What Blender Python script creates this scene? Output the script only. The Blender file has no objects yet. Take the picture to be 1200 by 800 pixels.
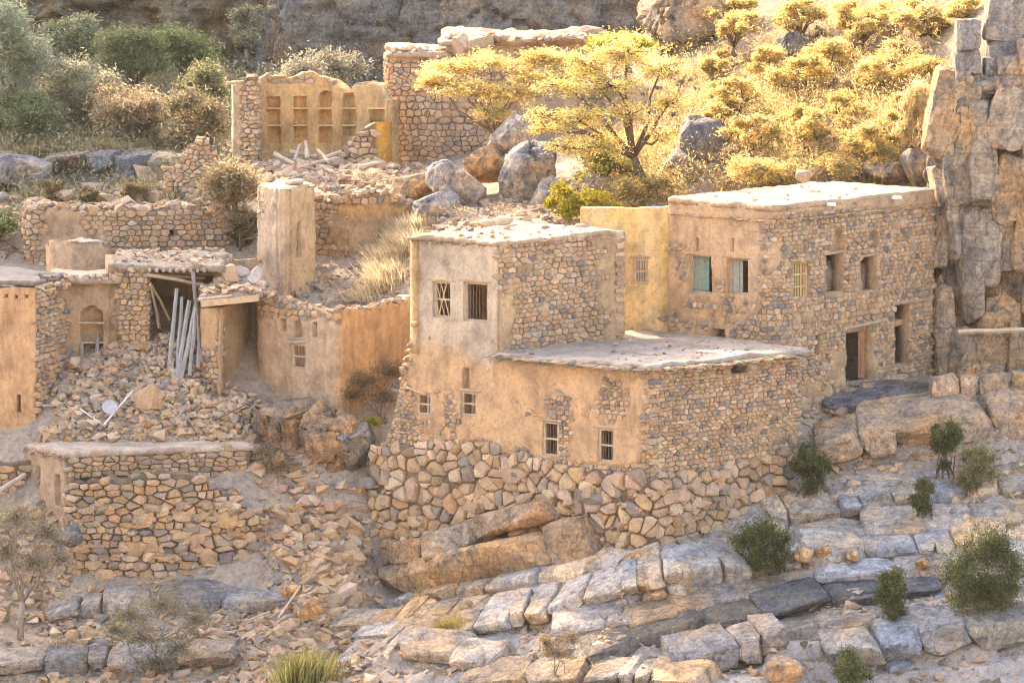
import bpy, bmesh, math, random
import numpy as np
from mathutils import Vector

S = bpy.context.scene
COL = S.collection
R = random.Random(7)
NR = np.random.default_rng(7)

# ------------------------------------------------------------------ camera
PITCH = math.radians(6.5); DIST = 160.0
CAM = np.array([0.0, -DIST, DIST * math.tan(PITCH)])
TH = 16.667 / (DIST / math.cos(PITCH))            # tan of half the horizontal angle
cd = bpy.data.cameras.new('camera'); cam = bpy.data.objects.new('camera', cd); COL.objects.link(cam)
cam.location = CAM; cam.rotation_euler = (math.pi / 2 - PITCH, 0, 0)
cd.sensor_width = 36; cd.lens = 18 / TH; cd.clip_start = 1; cd.clip_end = 5000
S.camera = cam
# ------------------------------------------------------------------ light
SUN_EL, SUN_AZ = math.radians(31), math.radians(-32)    # azimuth from +Y (behind the village), to the left
w = bpy.data.worlds.new('World'); S.world = w; w.use_nodes = True
nt = w.node_tree; sky = nt.nodes.new('ShaderNodeTexSky'); sky.sky_type = 'NISHITA'
sky.sun_disc = False; sky.sun_elevation = SUN_EL; sky.sun_rotation = SUN_AZ
sky.air_density = 1.0; sky.dust_density = 3.5; sky.ozone_density = 0.6
bg = nt.nodes['Background']; bg.inputs['Strength'].default_value = 0.15
nt.links.new(sky.outputs[0], bg.inputs[0])
sd = bpy.data.lights.new('sun', 'SUN'); sd.energy = 2.15; sd.angle = math.radians(0.5); sd.color = (1.0, 0.86, 0.66)
sun = bpy.data.objects.new('sun', sd); COL.objects.link(sun)
sv = Vector((math.sin(SUN_AZ) * math.cos(SUN_EL), math.cos(SUN_AZ) * math.cos(SUN_EL), math.sin(SUN_EL)))
sun.rotation_euler = sv.to_track_quat('Z', 'Y').to_euler(); sun.location = sv * 200
S.view_settings.view_transform = 'Standard'; S.view_settings.look = 'None'
S.view_settings.exposure = 2.72; S.view_settings.gamma = 1
try:
    S.view_settings.use_white_balance = True
    S.view_settings.white_balance_temperature = 7700
    S.view_settings.white_balance_tint = 18
except Exception:
    pass
S.cycles.use_denoising = True; S.cycles.denoising_prefilter = 'NONE'; S.cycles.filter_width = 1.1
S.cycles.max_bounces = 7; S.cycles.diffuse_bounces = 4; S.cycles.transmission_bounces = 3
S.cycles.sample_clamp_indirect = 6

# ------------------------------------------------------------------ pixel <-> world
COSP, SINP = math.cos(PITCH), math.sin(PITCH)
def P(px, py, Y):
    dx = (px - 600) / 600 * TH; dz = (400 - py) / 600 * TH
    d = np.array([dx, COSP + dz * SINP, -SINP + dz * COSP])
    return CAM + d * ((Y + DIST) / d[1])
def proj(p):
    q = np.asarray(p, float) - CAM
    f = q[..., 1] * COSP - q[..., 2] * SINP; u = q[..., 1] * SINP + q[..., 2] * COSP
    return 600 + q[..., 0] / f / TH * 600, 400 - u / f / TH * 600
def ppm(Y): return 600 / TH / ((DIST + Y) / COSP)        # pixels of the photograph per metre

# ------------------------------------------------------------------ noise
def _h(ix, iy, iz, s):
    n = (ix.astype(np.int64) * 374761393 + iy.astype(np.int64) * 668265263 + iz.astype(np.int64) * 2147483647 + s * 974634777) & 0xffffffff
    n = ((n ^ (n >> 13)) * 1274126177) & 0xffffffff
    n = ((n ^ (n >> 16)) * 2246822519) & 0xffffffff
    return ((n ^ (n >> 15)) & 0xffffff) / float(0xffffff)
def vn(x, y, z, s=0):
    x, y, z = np.broadcast_arrays(np.asarray(x, float), np.asarray(y, float), np.asarray(z, float))
    ix, iy, iz = np.floor(x), np.floor(y), np.floor(z)
    fx, fy, fz = x - ix, y - iy, z - iz
    fx, fy, fz = [f * f * (3 - 2 * f) for f in (fx, fy, fz)]
    o = 0
    for a in (0, 1):
        for b in (0, 1):
            for c in (0, 1):
                o = o + _h(ix + a, iy + b, iz + c, s) * (fx if a else 1 - fx) * (fy if b else 1 - fy) * (fz if c else 1 - fz)
    return o * 2 - 1
def fbm(x, y, z, o=4, s=0, g=0.5):
    r = 0; a = 1; t = 0
    for k in range(o):
        f = 2.03 ** k
        r = r + a * vn(np.asarray(x) * f + 7.1 * k, np.asarray(y) * f + 3.3 * k, np.asarray(z) * f, s + k); t += a; a *= g
    return r / t
def cells(u, v, s=0, jit=0.85):
    """jittered cells: random value of the nearest cell and distance to its border"""
    iu, iv = np.floor(u), np.floor(v); f1 = np.full(u.shape, 9.0); f2 = f1.copy(); val = np.zeros(u.shape)
    for a in (-1, 0, 1):
        for b in (-1, 0, 1):
            cu, cv = iu + a, iv + b; z = np.zeros_like(cu)
            x = cu + .5 + jit * (_h(cu, cv, z, s) - .5); y = cv + .5 + jit * (_h(cu, cv, z + 1, s) - .5)
            d = np.hypot(u - x, v - y); vv = _h(cu, cv, z + 2, s)
            near = d < f1; f2 = np.where(near, f1, np.minimum(f2, d)); val = np.where(near, vv, val); f1 = np.where(near, d, f1)
    return val, f2 - f1
def facets(u, v, s=0, jit=.9, lo=.9):
    """like cells, with a random tilt of each cell: value + slope * offset, border distance"""
    iu, iv = np.floor(u), np.floor(v); f1 = np.full(u.shape, 9.0); f2 = f1.copy(); val = np.zeros(u.shape)
    for a in (-1, 0, 1):
        for b in (-1, 0, 1):
            cu, cv = iu + a, iv + b; z = np.zeros_like(cu); x = cu + .5 + jit * (_h(cu, cv, z, s) - .5); y = cv + .5 + jit * (_h(cu, cv, z + 1, s) - .5)
            d = np.maximum(np.abs(u - x), np.abs(v - y)) * .6 + np.hypot(u - x, v - y) * .4
            vv = _h(cu, cv, z + 2, s) - .5 + (u - x) * (_h(cu, cv, z + 3, s) - .5) * lo + (v - y) * (_h(cu, cv, z + 4, s) - .5) * lo
            near = d < f1; f2 = np.where(near, f1, np.minimum(f2, d)); val = np.where(near, vv, val); f1 = np.where(near, d, f1)
    return val, f2 - f1
def sstep(a, b, x): t = np.clip((x - a) / (b - a), 0, 1); return t * t * (3 - 2 * t)

# ------------------------------------------------------------------ materials
def material(name, build):
    m = bpy.data.materials.new(name); m.use_nodes = True; n = m.node_tree; n.nodes.clear()
    out = n.nodes.new('ShaderNodeOutputMaterial'); L = n.links.new
    def N(t, **k):
        x = n.nodes.new(t)
        for a, b in k.items():
            if a[0] == '_': setattr(x, a[1:], b)
            else: x.inputs[a.replace('_', ' ')].default_value = b
        return x
    build(N, L, out); return m
def noise_(N, L, co, scale, det=5, rough=.6, stretch=None):
    if stretch:
        mp = N('ShaderNodeMapping'); mp.inputs['Scale'].default_value = stretch; L(co, mp.inputs['Vector']); co = mp.outputs[0]
    x = N('ShaderNodeTexNoise', Scale=scale, Detail=det, Roughness=rough); L(co, x.inputs['Vector']); return x.outputs['Fac']
def ramp_(N, L, fac, stops):
    r = N('ShaderNodeValToRGB'); e = r.color_ramp.elements
    while len(e) > 1: e.remove(e[-1])
    for i, (p, c) in enumerate(stops):
        x = e[0] if i == 0 else e.new(p)
        x.position = p; x.color = (*c, 1) if len(c) == 3 else c
    L(fac, r.inputs[0]); return r.outputs[0]
def mul_(N, L, a, b, fac=1.0, mode='MULTIPLY'):
    x = N('ShaderNodeMix', _data_type='RGBA', _blend_type=mode); x.inputs[0].default_value = fac if not hasattr(fac, 'links') else 0
    if hasattr(fac, 'links'): L(fac, x.inputs[0])
    for s, k in ((a, 6), (b, 7)):
        if hasattr(s, 'links'): L(s, x.inputs[k])
        else: x.inputs[k].default_value = (*s, 1)
    return x.outputs[2]
def g3(v): return (v, v, v)
def finish(N, L, out, col, heights, rough=.93, spec=.25):
    b = N('ShaderNodeBsdfPrincipled', Roughness=rough); b.inputs['Specular IOR Level'].default_value = spec
    L(col, b.inputs['Base Color']); nrm = None
    for h, st, di in heights:
        bp = N('ShaderNodeBump', Strength=st, Distance=di); L(h, bp.inputs['Height'])
        if nrm: L(nrm, bp.inputs['Normal'])
        nrm = bp.outputs[0]
    if nrm: L(nrm, b.inputs['Normal'])
    L(b.outputs[0], out.inputs[0])

def mud_b(N, L, out):
    co = N('ShaderNodeTexCoord').outputs['Object']; t = N('ShaderNodeAttribute', _attribute_name='tint').outputs['Color']
    a = noise_(N, L, co, .9, 6, .62); b = noise_(N, L, co, 7, 5, .65); c = noise_(N, L, co, 45, 3, .7)
    s = noise_(N, L, co, 1.6, 5, .6, (2.0, 2.0, .45)); st = noise_(N, L, co, 30, 2, .5, (1, 1, 3))
    col = mul_(N, L, t, ramp_(N, L, a, [(.32, (.66, .64, .63)), (.5, (1, 1, 1)), (.68, (1.2, 1.16, 1.08))]))
    col = mul_(N, L, col, ramp_(N, L, b, [(.28, (.72, .72, .72)), (.5, (1, 1, 1)), (.75, (1.14, 1.12, 1.08))]), .85)
    col = mul_(N, L, col, ramp_(N, L, s, [(.32, (.62, .61, .62)), (.52, (1.04, 1.02, 1)), (.7, (1.1, 1.08, 1.04))]), .5)
    col = mul_(N, L, col, ramp_(N, L, c, [(.3, (.8, .79, .77)), (.6, (1.07, 1.06, 1.05))]), .8)
    ds = N('ShaderNodeTexNoise', Scale=3.5, Detail=4); L(co, ds.inputs['Vector']); wx = mul_(N, L, co, ds.outputs['Color'], .12, 'LINEAR_LIGHT')
    vc = N('ShaderNodeTexVoronoi', Scale=1.6, _feature='DISTANCE_TO_EDGE'); L(wx, vc.inputs['Vector'])
    gate = ramp_(N, L, noise_(N, L, co, .8, 3), [(.46, (0, 0, 0)), (.56, (1, 1, 1))])
    ck = ramp_(N, L, vc.outputs['Distance'], [(.0, (.5, .47, .44)), (.008, (.85, .84, .83)), (.02, (1, 1, 1))])
    col = mul_(N, L, col, mul_(N, L, (1, 1, 1), ck, gate, 'MIX'), .8)
    fl = noise_(N, L, co, 70, 2, .6, (1, 1, .35)); col = mul_(N, L, col, ramp_(N, L, fl, [(.3, (.72, .7, .68)), (.5, (1, 1, 1)), (.72, (1.2, 1.17, 1.1))]), .7)
    finish(N, L, out, col, [(b, .8, .08), (c, .9, .025), (st, .4, .016)])
M_MUD = material('mud_plaster', mud_b)

def stone_b(N, L, out):
    co = N('ShaderNodeTexCoord').outputs['Object']; t = N('ShaderNodeAttribute', _attribute_name='tint').outputs['Color']
    a = noise_(N, L, co, 3.2, 5, .65); b = noise_(N, L, co, 16, 5, .7); c = noise_(N, L, co, 60, 3, .7)
    col = mul_(N, L, t, ramp_(N, L, a, [(.28, (.66, .68, .72)), (.5, (1, 1, 1)), (.72, (1.2, 1.1, .98))]), .9)
    col = mul_(N, L, col, ramp_(N, L, b, [(.3, (.68, .67, .66)), (.55, (1.05, 1.04, 1.02))]), .9)
    col = mul_(N, L, col, ramp_(N, L, c, [(.3, (.8, .8, .8)), (.62, (1.08, 1.08, 1.07))]), .8)
    finish(N, L, out, col, [(b, .8, .06), (c, .7, .02)])
M_STONE = material('field_stone', stone_b)

def rock_b(N, L, out):
    co = N('ShaderNodeTexCoord').outputs['Object']; t = N('ShaderNodeAttribute', _attribute_name='tint').outputs['Color']
    g = noise_(N, L, co, .42, 7, .62); a = noise_(N, L, co, 1.3, 7, .66); b = noise_(N, L, co, 6, 6, .7); c = noise_(N, L, co, 32, 4, .7)
    v = noise_(N, L, co, 1.8, 6, .65, (1.8, 1.8, .22)); h = noise_(N, L, co, 2.2, 6, .6, (.25, .25, 3.2))
    col = mul_(N, L, t, ramp_(N, L, g, [(.34, (.84, .9, 1.0)), (.5, (1, 1, 1)), (.62, (1.22, .98, .72))]), .9)
    col = mul_(N, L, col, ramp_(N, L, a, [(.34, (.50, .53, .58)), (.5, (1, 1, 1)), (.66, (1.35, 1.26, 1.1))]), .95)
    col = mul_(N, L, col, ramp_(N, L, v, [(.32, (.6, .6, .62)), (.5, (1, 1, 1)), (.68, (1.15, 1.08, .98))]), .4)
    col = mul_(N, L, col, ramp_(N, L, h, [(.35, (.72, .72, .74)), (.55, (1.06, 1.05, 1.03))]), .6)
    col = mul_(N, L, col, ramp_(N, L, b, [(.32, (.52, .52, .53)), (.58, (1.12, 1.1, 1.07))]), .9)
    fg = noise_(N, L, co, 22, 4, .75); col = mul_(N, L, col, ramp_(N, L, fg, [(.34, (.6, .6, .6)), (.6, (1.12, 1.11, 1.1))]), .8)
    ds = N('ShaderNodeTexNoise', Scale=2.2, Detail=4); L(co, ds.inputs['Vector'])
    mx = mul_(N, L, co, ds.outputs['Color'], .16, 'LINEAR_LIGHT')
    vc = N('ShaderNodeTexVoronoi', Scale=1.5, _feature='DISTANCE_TO_EDGE'); L(mx, vc.inputs['Vector']); vf = N('ShaderNodeTexVoronoi', Scale=5.5, _feature='DISTANCE_TO_EDGE'); L(mx, vf.inputs['Vector'])
    col = mul_(N, L, col, ramp_(N, L, vc.outputs['Distance'], [(.0, (.42, .41, .41)), (.012, (.8, .8, .8)), (.03, (1, 1, 1))]), .75)
    col = mul_(N, L, col, ramp_(N, L, vf.outputs['Distance'], [(.0, (.6, .59, .58)), (.02, (.92, .92, .92)), (.05, (1, 1, 1))]), .45)
    pv = noise_(N, L, co, 3.1, 8, .72); col = mul_(N, L, col, ramp_(N, L, pv, [(.56, (1, 1, 1)), (.66, (1.4, 1.38, 1.34))]), .8)
    w_ = N('ShaderNodeTexWave', Scale=.35, Distortion=14, Detail=5); w_.inputs['Detail Scale'].default_value = 1.4; L(co, w_.inputs['Vector'])
    col = mul_(N, L, col, ramp_(N, L, w_.outputs['Fac'], [(.0, (.5, .5, .52)), (.03, (.85, .85, .86)), (.07, (1, 1, 1))]), .55)
    finish(N, L, out, col, [(a, .8, .3), (b, .9, .12), (c, .7, .03), (h, .5, .1)], .9)
M_ROCK = material('limestone_rock', rock_b)

def ground_b(N, L, out):
    co = N('ShaderNodeTexCoord').outputs['Object']; t = N('ShaderNodeAttribute', _attribute_name='tint').outputs['Color']
    a = noise_(N, L, co, .8, 6, .65); b = noise_(N, L, co, 5, 6, .7); c = noise_(N, L, co, 26, 4, .75)
    vo = N('ShaderNodeTexVoronoi', Scale=9, Randomness=1); L(co, vo.inputs['Vector'])
    hs = N('ShaderNodeHueSaturation', Saturation=.22, Value=1.0); L(vo.outputs['Color'], hs.inputs['Color'])
    col = mul_(N, L, t, ramp_(N, L, a, [(.3, (.72, .72, .74)), (.5, (1, 1, 1)), (.7, (1.2, 1.13, 1.02))]), .9)
    col = mul_(N, L, col, ramp_(N, L, b, [(.3, (.66, .66, .66)), (.6, (1.1, 1.08, 1.05))]), .9)
    col = mul_(N, L, col, ramp_(N, L, hs.outputs[0], [(.1, (.72, .72, .74)), (.6, (1, 1, 1)), (.95, (1.25, 1.2, 1.12))]), .7)
    col = mul_(N, L, col, ramp_(N, L, c, [(.3, (.72, .72, .72)), (.62, (1.1, 1.1, 1.08))]), .85)
    finish(N, L, out, col, [(b, .6, .12), (vo.outputs['Distance'], .5, .05), (c, .6, .03)], .95)
M_GROUND = material('stony_ground', ground_b)

def wood_b(N, L, out):
    co = N('ShaderNodeTexCoord').outputs['Object']; t = N('ShaderNodeAttribute', _attribute_name='tint').outputs['Color']
    a = noise_(N, L, co, 12, 5, .65, (3, 3, .5)); b = noise_(N, L, co, 3, 3)
    col = mul_(N, L, t, ramp_(N, L, a, [(.3, (.6, .58, .55)), (.55, (1.05, 1.03, 1))]))
    col = mul_(N, L, col, ramp_(N, L, b, [(.3, (.8, .8, .82)), (.7, (1.15, 1.12, 1.06))]))
    finish(N, L, out, col, [(a, .5, .01)], .85)
M_WOOD = material('weathered_wood', wood_b)

def leaf_b(N, L, out):
    t = N('ShaderNodeAttribute', _attribute_name='tint').outputs['Color']
    d = N('ShaderNodeBsdfDiffuse'); tr = N('ShaderNodeBsdfTranslucent'); L(t, d.inputs[0]); L(t, tr.inputs[0])
    mx = N('ShaderNodeMixShader'); mx.inputs[0].default_value = .58; L(d.outputs[0], mx.inputs[1]); L(tr.outputs[0], mx.inputs[2]); L(mx.outputs[0], out.inputs[0])
M_LEAF = material('leaf', leaf_b)
def paint_b(N, L, out):
    co = N('ShaderNodeTexCoord').outputs['Object']; t = N('ShaderNodeAttribute', _attribute_name='tint').outputs['Color']
    a = noise_(N, L, co, 9, 5, .7)
    finish(N, L, out, mul_(N, L, t, ramp_(N, L, a, [(.3, (.7, .7, .7)), (.6, (1.05, 1.05, 1.05))])), [], .6, .4)
M_PAINT = material('worn_paint', paint_b)

# ------------------------------------------------------------------ objects
ORG = {}
def setp(o, label=None, cat=None, group=None, kind=None):
    for k, v in (('label', label), ('category', cat), ('group', group), ('kind', kind)):
        if v: o[k] = v
    return o
def thing(name, label, cat, org, group=None, kind=None):
    o = bpy.data.objects.new(name, None); COL.objects.link(o); o.empty_display_size = .3
    o.location = tuple(float(v) for v in org); ORG[o.name] = np.array(org, float)
    return setp(o, label, cat, group, kind)
def mk(name, V, F, mat, parent=None, tint=None, org=None, smooth=False):
    V = np.asarray(V, float).reshape(-1, 3)
    if parent is not None: og = ORG[parent.name]
    elif org is not None: og = np.array(org, float)
    else: og = np.zeros(3)
    me = bpy.data.meshes.new(name); W = V - og
    if isinstance(F, np.ndarray):
        k = F.shape[1]; nf = len(F)
        me.vertices.add(len(W)); me.vertices.foreach_set('co', W.astype(np.float32).ravel())
        me.loops.add(nf * k); me.loops.foreach_set('vertex_index', F.astype(np.int32).ravel())
        me.polygons.add(nf); me.polygons.foreach_set('loop_start', np.arange(0, nf * k, k, dtype=np.int32))
        me.update(calc_edges=True)
    else:
        me.from_pydata(W.tolist(), [], F)
    if smooth: me.polygons.foreach_set('use_smooth', np.ones(len(me.polygons), bool))
    if tint is not None:
        t = np.asarray(tint, float)
        if t.ndim == 1: t = np.tile(t, (len(W), 1))
        t4 = np.ones((len(W), 4), np.float32); t4[:, :3] = t
        at = me.attributes.new('tint', 'FLOAT_COLOR', 'POINT'); at.data.foreach_set('color', t4.ravel())
    me.materials.append(mat)
    o = bpy.data.objects.new(name, me); COL.objects.link(o)
    if parent is not None: o.parent = parent
    else: o.location = tuple(og)
    ORG[o.name] = og
    return o

class MB:
    """collects boxes and tubes that make ONE mesh"""
    def __init__(s): s.V = []; s.F = []; s.T = []; s.n = 0
    def add(s, V, F, t=(1, 1, 1)):
        V = np.asarray(V, float); s.V.append(V); s.F += [tuple(i + s.n for i in f) for f in F]
        t = np.asarray(t, float); s.T.append(np.tile(t, (len(V), 1)) if t.ndim == 1 else t); s.n += len(V)
    def box(s, c, ax, ay, az, t=(1, 1, 1), jit=0):
        c, ax, ay, az = [np.asarray(q, float) for q in (c, ax, ay, az)]
        V = np.array([c + i * ax + j * ay + k * az for i in (-1, 1) for j in (-1, 1) for k in (-1, 1)])
        if jit: V = V + NR.uniform(-jit, jit, V.shape)
        s.add(V, [(0, 1, 3, 2), (4, 6, 7, 5), (0, 4, 5, 1), (2, 3, 7, 6), (0, 2, 6, 4), (1, 5, 7, 3)], t)
    def tube(s, pts, rad, n=6, t=(1, 1, 1)):
        pts = np.asarray(pts, float); m = len(pts); rad = np.broadcast_to(rad, (m,))
        tg = np.gradient(pts, axis=0); tg /= np.linalg.norm(tg, axis=1)[:, None] + 1e-9
        ref = np.where(np.abs(tg[:, 2:3]) > .9, [[1., 0, 0]], [[0, 0, 1.]])
        a = np.cross(tg, ref); a /= np.linalg.norm(a, axis=1)[:, None] + 1e-9; b = np.cross(tg, a)
        an = np.arange(n) * 2 * math.pi / n
        V = (pts[:, None] + rad[:, None, None] * (np.cos(an)[None, :, None] * a[:, None] + np.sin(an)[None, :, None] * b[:, None])).reshape(-1, 3)
        F = [(i * n + k, i * n + (k + 1) % n, (i + 1) * n + (k + 1) % n, (i + 1) * n + k) for i in range(m - 1) for k in range(n)]
        F += [tuple(range(n))[::-1], tuple((m - 1) * n + k for k in range(n))]
        s.add(V, F, t)
    def build(s, name, mat, parent=None, org=None, smooth=False):
        return mk(name, np.concatenate(s.V), s.F, mat, parent, np.concatenate(s.T), org, smooth)

# ------------------------------------------------------------------ stones
TAN, ORA, PALE, GREY, BLUE, PINK, BROWN = (.49, .345, .215), (.51, .33, .18), (.55, .42, .295), (.36, .295, .23), (.245, .22, .195), (.47, .335, .235), (.39, .28, .18)
def palette(ws): return [(TAN, ORA, PALE, GREY, BLUE, PINK, BROWN), ws]
WARM = palette((5, 2.4, 2.6, 1.6, .9, 1.6, 1.6)); DARKER = palette((5, 1.6, 2.2, 2.0, 1.5, 1.6, 2)); GREYS = palette((2, .6, 3, 4, 1.6, 1.2, 1)); LIGHT = palette((4, 1.2, 5, 1.6, .3, 2, 1))
def pick(pal, rng=R):
    c = rng.choices(pal[0], pal[1])[0]; k = rng.uniform(.82, 1.16)
    return tuple(v * k * rng.uniform(.96, 1.04) for v in c)
def hull_rock(seed, n=15, sq=.75):
    r = np.random.default_rng(seed); p = r.normal(size=(n, 3)); p /= np.linalg.norm(p, axis=1)[:, None]
    p = np.sign(p) * np.abs(p) ** sq
    bm = bmesh.new(); vs = [bm.verts.new(v) for v in p]
    bmesh.ops.convex_hull(bm, input=vs); bm.verts.ensure_lookup_table()
    loose = [v for v in bm.verts if not v.link_faces]
    for v in loose: bm.verts.remove(v)
    bm.verts.index_update()
    V = np.array([v.co[:] for v in bm.verts]); F = [tuple(v.index for v in f.verts) for f in bm.faces]; bm.free()
    V -= V.mean(0); V /= np.abs(V).max(0)
    return V, F
HULLS = [hull_rock(100 + i, 13 + i % 5) for i in range(16)]
def rotm(ax, ay, az):
    cx, sx, cy, sy, cz, sz = math.cos(ax), math.sin(ax), math.cos(ay), math.sin(ay), math.cos(az), math.sin(az)
    return np.array([[cz * cy, cz * sy * sx - sz * cx, cz * sy * cx + sz * sx], [sz * cy, sz * sy * sx + cz * cx, sz * sy * cx - cz * sx], [-sy, cy * sx, cy * cx]])
def stones_on(parts_parent, spots, name='stone', keep=300, mat=None, rest='loose_rubble'):
    """spots: (centre, size xyz, tint); the largest become parts, the rest one stuff part"""
    mat = mat or M_STONE
    spots = sorted(spots, key=lambda q: -max(q[1])); rest_mb = MB()
    for i, (c, sz, t) in enumerate(spots):
        V, F = HULLS[R.randrange(16)]
        V = (V * np.asarray(sz) * .5) @ rotm(R.uniform(-.5, .5), R.uniform(-.5, .5), R.uniform(0, 6.3)).T + c
        if i < keep: mk(name, V, F, mat, parts_parent, t)
        else: rest_mb.add(V, F, t)
    if rest_mb.n:
        o = rest_mb.build(rest, mat, parts_parent); o['kind'] = 'stuff'; return o

def rock_mesh(c, size, seed, sub=3, sq=.62, amp=.16, rz=0, tilt=(0, 0), cuts=5, freq=1.1):
    bm = bmesh.new(); bmesh.ops.create_icosphere(bm, subdivisions=sub, radius=1)
    V = np.array([v.co[:] for v in bm.verts]); F = np.array([[v.index for v in f.verts] for f in bm.faces]); bm.free()
    V = np.sign(V) * np.abs(V) ** sq; V /= np.abs(V).max()
    r = np.random.default_rng(seed); sz = np.asarray(size) * .5
    q = V * sz * freq; e = fbm(q[:, 0] + seed, q[:, 1], q[:, 2], 4, seed); V = V * (1 + amp * 1.5 * e)[:, None]
    for k in range(cuts * 3):          # fracture faces
        n = r.normal(size=3); n /= np.linalg.norm(n); h = r.uniform(.5, .92) if k < cuts else r.uniform(.7, .98); d = V @ n
        V = V - np.maximum(d - h, 0)[:, None] * n
    q = V * sz
    e2 = 1.6 * fbm(q[:, 0] * 2.2 + seed, q[:, 1] * 2.2, q[:, 2] * 2.8, 6, seed + 9, .62); nn = V / (np.linalg.norm(V, axis=1)[:, None] + 1e-6)
    cr = np.abs(fbm(q[:, 0] * .9 + seed, q[:, 1] * .9, q[:, 2] * 1.6, 3, seed + 4))
    V = V + nn * (amp * .22 * e2 - amp * .7 * sstep(.05, 0, cr))[:, None]
    V = (V * sz) @ rotm(tilt[0], tilt[1], rz).T + np.asarray(c)
    return V, F
# ------------------------------------------------------------------ rock ledges (photo px, py, metres of depth; face height px)
GRL, TNL, DKL = (.51, .485, .45), (.47, .36, .25), (.16, .165, .17)
LEDGES = [  # name, points, face height px, block width px, depth m, tint, label
    ('E1', [(464, 659, 2.3), (569, 624, .2), (652, 612, -1.4)], 40, 75, 1.6, (.45, .31, .19), 'tilted orange bedrock slab under the big retaining wall'),
    ('E2', [(455, 703, 1.2), (560, 684, -1.2), (680, 661, -3.7), (770, 668, -4.9), (860, 640, -2.8), (925, 603, -.9)], 19, 46, 1.3, GRL, 'thin pale limestone ledge along the foot of the retaining wall'),
    ('E3', [(408, 748, -3), (531, 738, -4.5), (584, 725, -5), (625, 716, -5.2), (670, 702, -5.6), (730, 684, -6), (797, 668, -6), (908, 655, -4.6), (1016, 646, -4.2), (1110, 640, -4), (1215, 630, -3.6)], 35, 40, 1.6, (.51, .48, .44), 'long row of cracked limestone blocks crossing the lower slope'),
    ('E3b', [(380, 732, -1.6), (450, 727, -2.3), (520, 716, -3)], 26, 34, 1.2, (.45, .38, .30), 'short ledge of warm blocks left of the bright grass tuft'),
    ('E3c', [(385, 775, -5), (480, 762, -6.3), (560, 772, -7.6)], 32, 44, 1.4, (.44, .41, .37), 'broken block ledge at the bottom below the bright grass'),
    ('E4', [(690, 768, -8.6), (800, 734, -8), (953, 706, -6.7), (1050, 692, -6.1)], 28, 70, 1.4, DKL, 'dark grey rock band under the long block row'),
    ('E5', [(905, 606, -1.7), (980, 592, -1.2), (1070, 582, -.8), (1215, 570, -.3)], 42, 37, 1.5, (.50, .48, .45), 'row of whitish limestone blocks right of the retaining wall'),
    ('E6', [(930, 640, -3.3), (1050, 622, -2.9), (1215, 606, -2.4)], 20, 55, 1.4, (.50, .45, .39), 'thin flat pale ledge between two block rows at right'),
    ('E7', [(950, 522, 1.5), (1000, 508, 1.5), (1097, 498, 1.6), (1215, 482, 2)], 64, 62, 1.8, (.45, .34, .24), 'high ledge of big orange and grey slabs below the houses at right'),
    ('E9', [(968, 472, 4.5), (1030, 467, 4.4), (1095, 466, 4.4)], 32, 60, 1.5, (.22, .22, .22), 'dark grey slab ledge below the doorway of the right house'),
    ('E10', [(975, 764, -9.5), (1080, 744, -9), (1215, 726, -8.5)], 62, 58, 1.8, (.33, .35, .37), 'big blue grey slabs in the bottom right corner'),
    ('E11', [(790, 768, -10), (910, 742, -9.2)], 30, 40, 1.3, (.42, .37, .32), 'tan block ledge at the bottom under the dark rock band'),
    ('L1', [(50, 716, -.2), (120, 706, -.4), (200, 700, -.5), (305, 704, -.6)], 26, 52, 1.3, (.38, .36, .34), 'grey slabs at the foot of the lower terrace wall at left'),
    ('L2', [(-20, 776, -4), (120, 770, -4), (245, 766, -4.5)], 34, 44, 1.4, (.34, .34, .34), 'grey block ledge in the bottom left corner'),
    ('LB', [(-20, 190, 31), (60, 184, 31), (130, 178, 30.5), (205, 184, 30)], 44, 46, 2.5, (.20, .21, .22), 'dark grey rock band below the green trees at upper left'),
]
# ------------------------------------------------------------------ ground control points
LEDGES += [('F1', [(470, 728, -1.2), (620, 704, -4.1), (760, 690, -5.6), (860, 664, -4.2)], 22, 44, 1.2, GRL, 'pale grey ledge just above the long block row'),
    ('F2', [(650, 740, -6.9), (800, 714, -7.0), (905, 698, -5.8)], 24, 46, 1.2, (.36, .34, .32), 'grey ledge just below the long block row'),
    ('F3', [(860, 752, -8.4), (1000, 730, -7.6), (1215, 702, -6.8)], 34, 50, 1.4, (.34, .34, .34), 'grey ledge under the dark shrubs at right'),
    ('F4', [(935, 592, -.6), (1010, 575, -.1), (1110, 566, .3), (1215, 550, .6)], 26, 44, 1.2, (.44, .40, .35), 'pale ledge under the big orange slabs'),
    ('F5', [(960, 676, -5.4), (1080, 664, -5.0), (1215, 652, -4.8)], 26, 46, 1.2, GRL, 'grey ledge behind the largest dark bush at right'),
    ('F6', [(540, 798, -8.8), (690, 792, -9.8), (800, 790, -10.8)], 28, 40, 1.3, (.43, .39, .34), 'tan ledge along the bottom edge in the centre'),
    ('F7', [(1030, 500, 2.6), (1100, 484, 3.1), (1215, 470, 3.3)], 20, 40, 1.0, (.40, .36, .31), 'ledge carrying the row of big loose stones at right')]
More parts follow.
